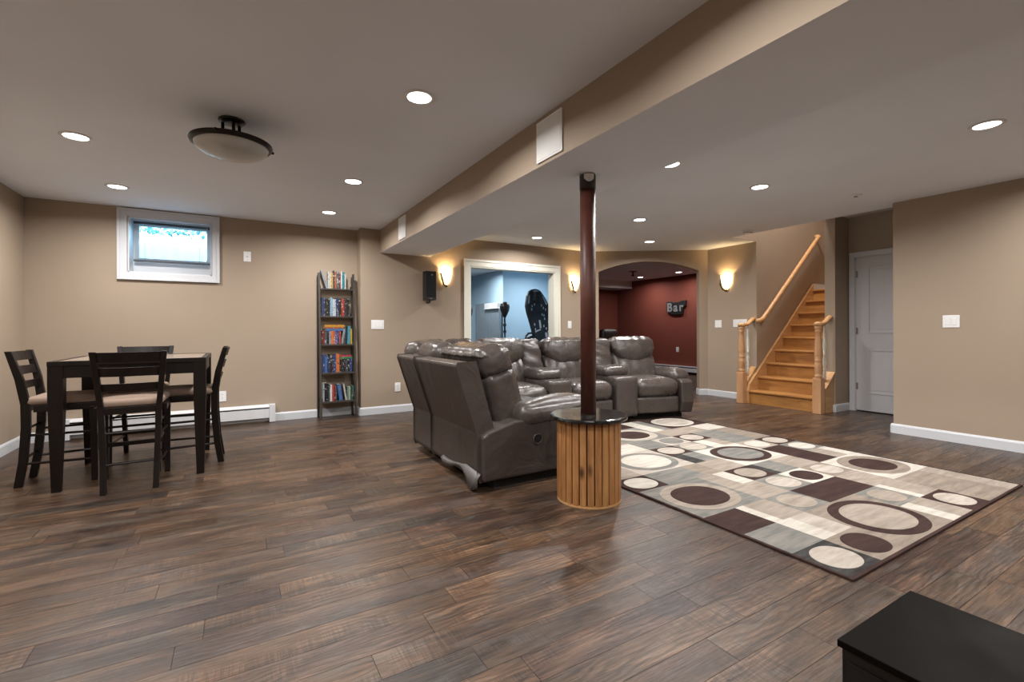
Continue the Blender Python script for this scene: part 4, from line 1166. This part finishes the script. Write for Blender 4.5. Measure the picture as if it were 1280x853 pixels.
def console(G, x0, x1, seed, y0=-.01, wback=None):
    w = x1 - x0; xc = (x0 + x1) / 2
    b = MB(); b.rbox((w, .80, .47), .03, 10, (.004, .006, .004), G @ Matrix.Translation((xc, y0 + .40, .295)), wr=.0015, seed=seed); sfp(b, 'console_box')
    b = MB(); b.rbox((w + .035, .40, .115), .055, 12, (0, 0, .02), G @ Matrix.Translation((xc, y0 + .40, .575)), wr=.005, ws=9, seed=seed); sfp(b, 'armrest_pad')
    wb_ = wback or w
    b = MB(); Mb = G @ Matrix.Translation((xc + (wb_ - w) / 2 * 0, .66, .40)) @ rot('X', -LEAN)
    def gath(P, p):
        if p[1] < 0: P.y += .010 * math.sin(P.z * 36 + P.x * 14 + seed)
        return P
    b.rbox((wb_ + .012, .22, .575), .06, 26, (0, .025, 0), Mb @ Matrix.Translation((0, -.06, .28)), fn=gath, wr=.006, ws=9, seed=seed); sfp(b, 'console_back')
def arm(G, x0, x1, seed, depth=.93, pad=.68, py=.30):
    w = x1 - x0; xc = (x0 + x1) / 2
    pr = [(.0, .07), (-.035, .20), (-.02, .44), (.03, .475), (depth - .25, .46), (depth - .04, .40), (depth, .37), (depth, .07)]
    b = MB(); n = len(pr)
    vs = [(x0, y, z) for y, z in pr] + [(x1, y, z) for y, z in pr]
    b.add(vs, [tuple(range(n)), tuple(range(2 * n - 1, n - 1, -1))] + [(i, n + i, n + (i + 1) % n, (i + 1) % n) for i in range(n)], G)
    a_ = sfp(b, 'arm_panel', 'vinyl', bevel=.022, bseg=4)
    def droop(P, p):
        t = -p[1]
        P.z += .02 * t - .05 * max(0, t - .55) ** 1.0
        P.x *= 1 + .12 * t
        P.z += .006 * math.sin(P.y * 40 + seed) * (abs(p[1]) ** 2)
        return P
    b = MB(); b.rbox((w + .06, pad, .155), .072, 16, (.008, .0, .03), G @ Matrix.Translation((xc, py, .495)), fn=droop, wr=.006, ws=8, seed=seed); sfp(b, 'armrest_pad')
    return a_
# near recliner, back toward the viewer
G1 = T(2.345, 2.985, 0, 90)
arm(G1, -.20, .0, 21)
seat(G1, .0, .70, 1)
backrest(G1, .31, .78, 2, yb=.72, thick=.25, rec=.0)
shell(G1, -.155, .685, .868)
plinth(G1, -.16, .68, .10, .82)
b = MB(); b.lathe([(.040, 0), (.042, .004), (.032, .006), (.030, .002)], seg=24, close=False, M=G1 @ Matrix.Translation((-.2005, .495, .313)) @ rot('Y', -90)); sfp(b, 'pull_cup_rim', 'vinyl', smooth=True)
b = MB(); b.lathe([(.0001, .0022), (.0315, .0022), (.0315, .0005), (.0001, .0005)], seg=24, M=G1 @ Matrix.Translation((-.2005, .495, .313)) @ rot('Y', -90)); sfp(b, 'pull_cup', 'dark')
# torn dust flap hanging below the back
M['flap'] = plain('grey_dust_cloth', (.10, .09, .086), .5, var=.15, scale=20)
b = MB(); vs = []; n = 14
for i in range(n + 1):
    u = i / n; yy = 2.80 + .62 * u
    dr = .030 + .045 * math.exp(-((u - .08) / .14) ** 2) + .018 * math.sin(u * 9)
    ox = 1.392 - .012 * math.sin(u * 8)
    vs += [(ox + .012, yy, .125 + .02 * math.sin(u * 6)), (ox - .012, yy, .125 - dr * .5), (ox + .002 - .02 * math.exp(-((u - .1) / .15) ** 2), yy + .01, max(.012, .125 - dr * 1.1 - .02))]
b.add(vs, [(3 * i + k, 3 * i + 3 + k, 3 * i + 4 + k, 3 * i + 1 + k) for i in range(n) for k in range(2)])
o = sfp(b, 'dust_flap', 'flap', smooth=True, label='loose pale grey dust cloth hanging below the sofa back')
so = o.modifiers.new('thick', 'SOLIDIFY'); so.thickness = .002
# corner wedge
seatpts = [(1.72, 3.690), (2.30, 3.690), (2.345, 3.75), (2.345, 4.72), (2.02, 4.72), (1.72, 4.42)]
b = MB(); b.plan(seatpts, .25, .47); sfp(b, 'corner_seat', 'leather', bevel=.05, bseg=4, smooth=True)
b = MB(); b.plan([(1.5, 3.70), (2.26, 3.70), (2.33, 3.78), (2.33, 4.8), (1.95, 4.8), (1.5, 4.3)], .06, .26); sfp(b, 'corner_base', 'vinyl')
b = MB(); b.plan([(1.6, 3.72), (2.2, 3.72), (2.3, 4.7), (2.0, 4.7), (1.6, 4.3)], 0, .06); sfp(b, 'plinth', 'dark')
GL = T(2.345, 3.70, 0, 90)
shell(GL, .0, .44, .868)
def cushion_back(G, w, seed, h=.60, top=.945, th=.22):
    def gath(P, p):
        if p[1] < 0: P.y += .006 * math.sin(P.x * 40 + seed) * (p[2] > -.3)
        return P
    b = MB(); b.rbox((w, th, h), .09, 14, (0, .025, .012), G @ rot('X', -LEAN) @ Matrix.Translation((0, 0, h / 2)), fn=gath, wr=.007, ws=8, seed=seed); sfp(b, 'corner_back_cushion')
cushion_back(T(1.66, 3.93, .40, 90), .46, 31)
cushion_back(T(1.80, 4.52, .40, 45), .74, 32)
cushion_back(T(2.20, 4.83, .40, 0), .40, 33)
b = MB()
for (xa, ya, xb, yb2) in ((1.40, 4.14, 2.05, 4.99), (2.05, 4.99, 2.42, 4.99)):
    d_ = Vector((xb - xa, yb2 - ya)); L_ = d_.length; e_ = d_ / L_; n_ = Vector((-e_.y, e_.x))
    mx = Matrix(((e_.x, n_.x, 0, xa), (e_.y, n_.y, 0, ya), (0, 0, 1, 0), (0, 0, 0, 1)))
    n8 = [(-.10, .07), (0, .07), (0, .39), (.13, .85), (.12, .868), (-.02, .868), (-.10, .42)]
    k = len(n8)
    b.add([(0, y, z) for y, z in n8] + [(L_, y, z) for y, z in n8], [tuple(range(k)), tuple(range(2 * k - 1, k - 1, -1))] + [(i, k + i, k + (i + 1) % k, (i + 1) % k) for i in range(k)], mx)
sfp(b, 'corner_shell', 'vinyl', bevel=.012)
# far run: seat, console, seat, console, seat, arm
Ga = T(2.355, 4.14, 0, 0)
seat(Ga, .0, .555, 41); backrest(Ga, .30, .60, 42); plinth(Ga, 0, .9); shell(Ga, 0, .56, .86, .87)
console(Ga, .56, .86, 43); shell(Ga, .56, .88, .86, .87)
Gb = T(3.215, 4.135, 0, -5)
seat(Gb, .0, .575, 44); backrest(Gb, .29, .61, 45); plinth(Gb, 0, .58); shell(Gb, 0, .58, .86, .87)
Gc = T(3.80, 4.075, 0, -10)
console(Gc, .0, .305, 46, wback=.34); plinth(Gc, 0, .3); shell(Gc, 0, .36, .86, .87)
Gd = T(4.110, 4.055, 0, -15)
seat(Gd, .0, .60, 47); backrest(Gd, .30, .62, 48); plinth(Gd, 0, .72); shell(Gd, 0, .60, .86, .87)
arm(Gd, .605, .77, 49, depth=.84, pad=.56, py=.36)

# ------------------------------------------------------------------ low black cabinet near the viewer
cb = empty('media_cabinet', T(1.32, .1, 0), 'low black cabinet in the near right corner with a scuffed top', 'cabinet')
def scuffed():
    t = NT('scuffed_black'); v = t.coords('Object')
    a = t.ramp(t.noise(t.coords('Object', (1, 3, 1)), 18, 4, .7, 1.5), [(.70, (0, 0, 0)), (.80, (.5, .5, .5))])
    col = t.mix(a, (.004, .003, .0024, 1), (.02, .018, .017, 1))
    rr = t.ramp(t.noise(v, 7, 4), [(.3, (.38, .38, .38)), (.7, (.5, .5, .5))]); t.l(rr, t.b.inputs['Roughness'])
    return t.set(col, spec=.03)
M['scuff'] = scuffed()
b = MB(); b.box(-.198, .172, -.72, .419, .405, .42); b.build('top', M['scuff'], cb, bevel=.002)
b = MB(); b.box(-.190, -.172, -.71, .412, .0, .4045); b.box(.146, .164, -.71, .412, 0, .4045); b.box(-.172, .146, .394, .412, 0, .4045); b.box(-.172, .146, -.71, -.692, 0, .4045); b.box(-.172, .146, -.69, .394, .04, .058)
b.build('carcass', M['blackgloss'], cb)
b = MB(); b.box(-.194, -.1902, -.15, .400, .02, .38); dr_ = b.build('side_panel', M['blackgloss'], cb, bevel=.001)

# ------------------------------------------------------------------ blue room
e = empty('grey_partition', T(4.9, 9.4, 0), 'tall grey panelled board standing in the blue room', 'panel board')
M['greyboard'] = plain('grey_board', (.22, .27, .31), .6, var=.05)
for i in range(8):
    y0 = 8.83 + i * .143 - 9.4
    top = 1.545 if i < 4 else 1.69
    b = MB(); b.box(-.03, .0, y0, y0 + .139, .0, top); b.build('board', M['greyboard'], e, bevel=.003)
b = MB(); b.box(.0, .03, -.57, .57, 0, 1.53); b.build('backing', M['greyboard'], e)
e = empty('white_box', T(4.88, 9.14, 1.546), 'pale box resting on the lower part of the grey board', 'box')
b = MB(); b.box(-.045, .05, -.30, .30, 0, .13); b.build('body', M['plastic'], e, bevel=.006)
b = MB(); b.box(-.05, .055, -.305, .305, .0, .02); b.build('lip', M['plastic'], e, bevel=.003)
def reflex(x, y, z, s, lab):
    e = empty('punching_ball', T(x, y, 0), lab, 'punching ball', 'punching balls in the blue room')
    M.setdefault('ballskin', plain('ball_leather', (.03, .022, .024), .35, var=.2))
    b = MB(); b.lathe([(.0005, z - .16 * s), (.025 * s, z - .15 * s), (.05 * s, z - .10 * s), (.085 * s, z - .02 * s), (.098 * s, z + .05 * s), (.085 * s, z + .11 * s), (.05 * s, z + .145 * s), (.0005, z + .155 * s)], seg=20); b.build('ball', M['ballskin'], e, smooth=True)
    b = MB(); b.tube([(0, 0, .06), (0, 0, z - .14 * s)], .018, 10); b.build('pole', M['black'], e)
    for zz in (z - .33, z - .46, .7):
        b = MB(); b.lathe([(.02, zz), (.03, zz + .005), (.03, zz + .05), (.02, zz + .055)], seg=12, close=False); b.build('collar', M['black'], e)
    b = MB(); b.lathe([(.0005, .0), (.26, .0), (.27, .03), (.2, .08), (.05, .11), (.0005, .11)], seg=28); b.build('base', M['black'], e, smooth=True)
reflex(4.548, 8.0, 1.485, 1.0, 'dark red punching ball on a thin stand in the blue room')
reflex(3.72, 8.0, 1.39, 1.25, 'dark punching ball cut off by the left side of the opening')
# tall black exercise chair
ec = empty('exercise_chair', T(4.775, 7.2, 0, -4), 'tall black exercise chair with slotted back in the blue room', 'exercise chair')
def px(zx, zy):   # outline measured on the photograph, in metres on the chair's own upright plane
    return ((zx - 230) * .00176, 1.84 - (zy - 120) * .00163 * .93)
out = [px(*p) for p in [(200, 120), (165, 130), (130, 155), (108, 205), (92, 330), (105, 400), (125, 470), (150, 560), (170, 640), (185, 720), (190, 860), (200, 1100), (400, 1100), (415, 860), (412, 720), (402, 650), (352, 530), (358, 420), (362, 320), (330, 250), (290, 185), (260, 145), (232, 128)]]
b = MB(); b.prism(out[::-1], -.05, .03); bk = b.build('back_shell', plain('moulded_black', (.02, .024, .029), .4, var=.3), ec, bevel=.012)
def slot(pts, m='slotwhite'):
    M.setdefault('slotwhite', plain('pale_marking', (.55, .6, .65), .5, var=.02))
    b = MB(); b.prism([px(*p) for p in pts][::-1], -.054, -.050); o = b.build('slot', M[m], None); o.parent = bk; return o
slot([(118, 200), (130, 200), (125, 290), (108, 310)]); slot([(278, 205), (292, 215), (338, 310), (322, 312)]); slot([(170, 145), (200, 135), (235, 148), (232, 162), (200, 155), (172, 162)])
for p in [(175, 170), (172, 200), (172, 235), (150, 320), (178, 300), (145, 360), (262, 310), (285, 340), (312, 360), (270, 420), (292, 430), (300, 470), (180, 540), (190, 600), (290, 560), (320, 590), (345, 630), (400, 680)]:
    slot([(p[0], p[1]), (p[0] + 11, p[1] - 3), (p[0] + 13, p[1] + 24), (p[0] + 2, p[1] + 26)])
slot([(235, 500), (255, 500), (268, 595), (248, 600)]); slot([(310, 650), (338, 650), (344, 705), (318, 708)]); slot([(190, 632), (255, 606), (262, 618), (196, 650)])
b = MB(); b.rbox((.15, .10, .20), .03, 8, M=Matrix.Translation((px(215, 225)[0] + .01, -.06, px(0, 225)[1]))); b.build('headrest', M['black'], ec)
b = MB(); p0 = px(50, 780); b.tube([(p0[0], -.1, .55), (p0[0], -.1, p0[1]), (px(70, 690)[0], -.1, px(0, 690)[1]), (px(95, 660)[0], -.1, px(0, 660)[1]), (px(150, 655)[0], -.08, px(0, 655)[1]), (px(190, 690)[0], -.03, px(0, 690)[1])], .02, 10); b.build('handle', M['black'], ec, smooth=True)
b = MB(); b.tube([(px(100, 720)[0], -.06, px(0, 720)[1]), (px(150, 700)[0], -.06, px(0, 700)[1]), (px(195, 730)[0], -.03, px(0, 730)[1])], .025, 8); b.build('lever', M['black'], ec, smooth=True)
b = MB(); b.rbox((.50, .52, .13), .05, 10, M=Matrix.Translation((.12, .22, .42))); b.build('seat', M['black'], ec)
b = MB()
for (a_, c_) in (((-.14, -.12), (-.14, .5)), ((.38, -.12), (.38, .5))): b.box(a_[0] - .025, a_[0] + .025, a_[1], c_[1], 0, .05)
b.box(-.14, .38, -.02, .03, .05, .36); b.box(-.14, .38, .36, .41, .05, .36); b.build('base_frame', M['black'], ec)

# ------------------------------------------------------------------ red room
e = empty('bar_sign', T(9.35, 7.86, 1.61, -90), 'black wall sign with the letters bar on the red wall', 'sign')
b = MB(); b.plan([(0, 0)] * 0 or [(-.29, .10), (.29, .10), (.29, .0)], 0, 0) if False else None
b = MB()
b.prism([(-.285, .165), (-.12, .155), (-.06, .135), (.10, .145), (.14, .165), (.30, .175), (.285, .04), (.215, .02), (.20, -.15), (-.02, -.165), (-.18, -.15), (-.20, -.11), (-.285, -.10)][::-1], -.05, -.004)
b.build('backing', M['black'], e, bevel=.004)
M['letter'] = plain('silver_letter', (.22, .23, .23), .5, var=.3, scale=40)
def letter(ch, x, s):
    cu = bpy.data.curves.new('letter_' + ch, 'FONT'); cu.body = ch; cu.size = s; cu.extrude = .006; cu.bevel_depth = .001; cu.offset = .006; cu.align_x = 'CENTER'
    o = bpy.data.objects.new('tmp', cu); COL.objects.link(o)
    dg = bpy.context.evaluated_depsgraph_get(); me = bpy.data.meshes.new_from_object(o.evaluated_get(dg))
    bpy.data.objects.remove(o); me.materials.clear(); me.materials.append(M['letter'])
    return link('letter', me, e, Matrix.Translation((x, -.057, -.085)) @ rot('X', 90))
letter('B', -.185, .30); letter('a', -.005, .30); letter('r', .165, .30)
# black swivel chair behind the sofa
sc_ = empty('black_chair', T(6.55, 7.28, 0, 20), 'black padded chair in the red room, mostly hidden behind the sofa', 'chair')
b = MB(); b.rbox((.62, .12, .48), .05, 12, (0, .02, .01), Matrix.Translation((.06, 0, .845))); b.build('backrest', M['black'], sc_)
b = MB(); b.rbox((.52, .50, .12), .05, 10, M=Matrix.Translation((0, -.28, .50))); b.build('seat', M['blackgloss'], sc_)
b = MB(); b.tube([(0, -.28, .08), (0, -.28, .45)], .03, 10); b.build('column', M['steel'], sc_)
for k in range(5):
    a = R(72 * k); b = MB(); b.tube([(0, -.28, .09), (.28 * math.cos(a), -.28 + .28 * math.sin(a), .03)], .02, 8); b.build('leg', M['black'], sc_)
# ceiling mount in the red room
e = empty('ceiling_mount', T(7.72, 7.72, CZ), 'small dark ceiling mount seen under the top of the arch', 'ceiling mount')
b = MB(); b.box(-.08, .08, -.05, .05, -.015, 0); b.build('plate', M['bronze'], e, bevel=.003)
b = MB(); b.tube([(0, 0, -.01), (0, 0, -.09)], .018, 10); b.build('stem', M['bronze'], e)
b = MB(); b.lathe([(.0005, -.09), (.035, -.09), (.03, -.11), (.0005, -.11)], seg=14); b.build('socket', M['bronze'], e)
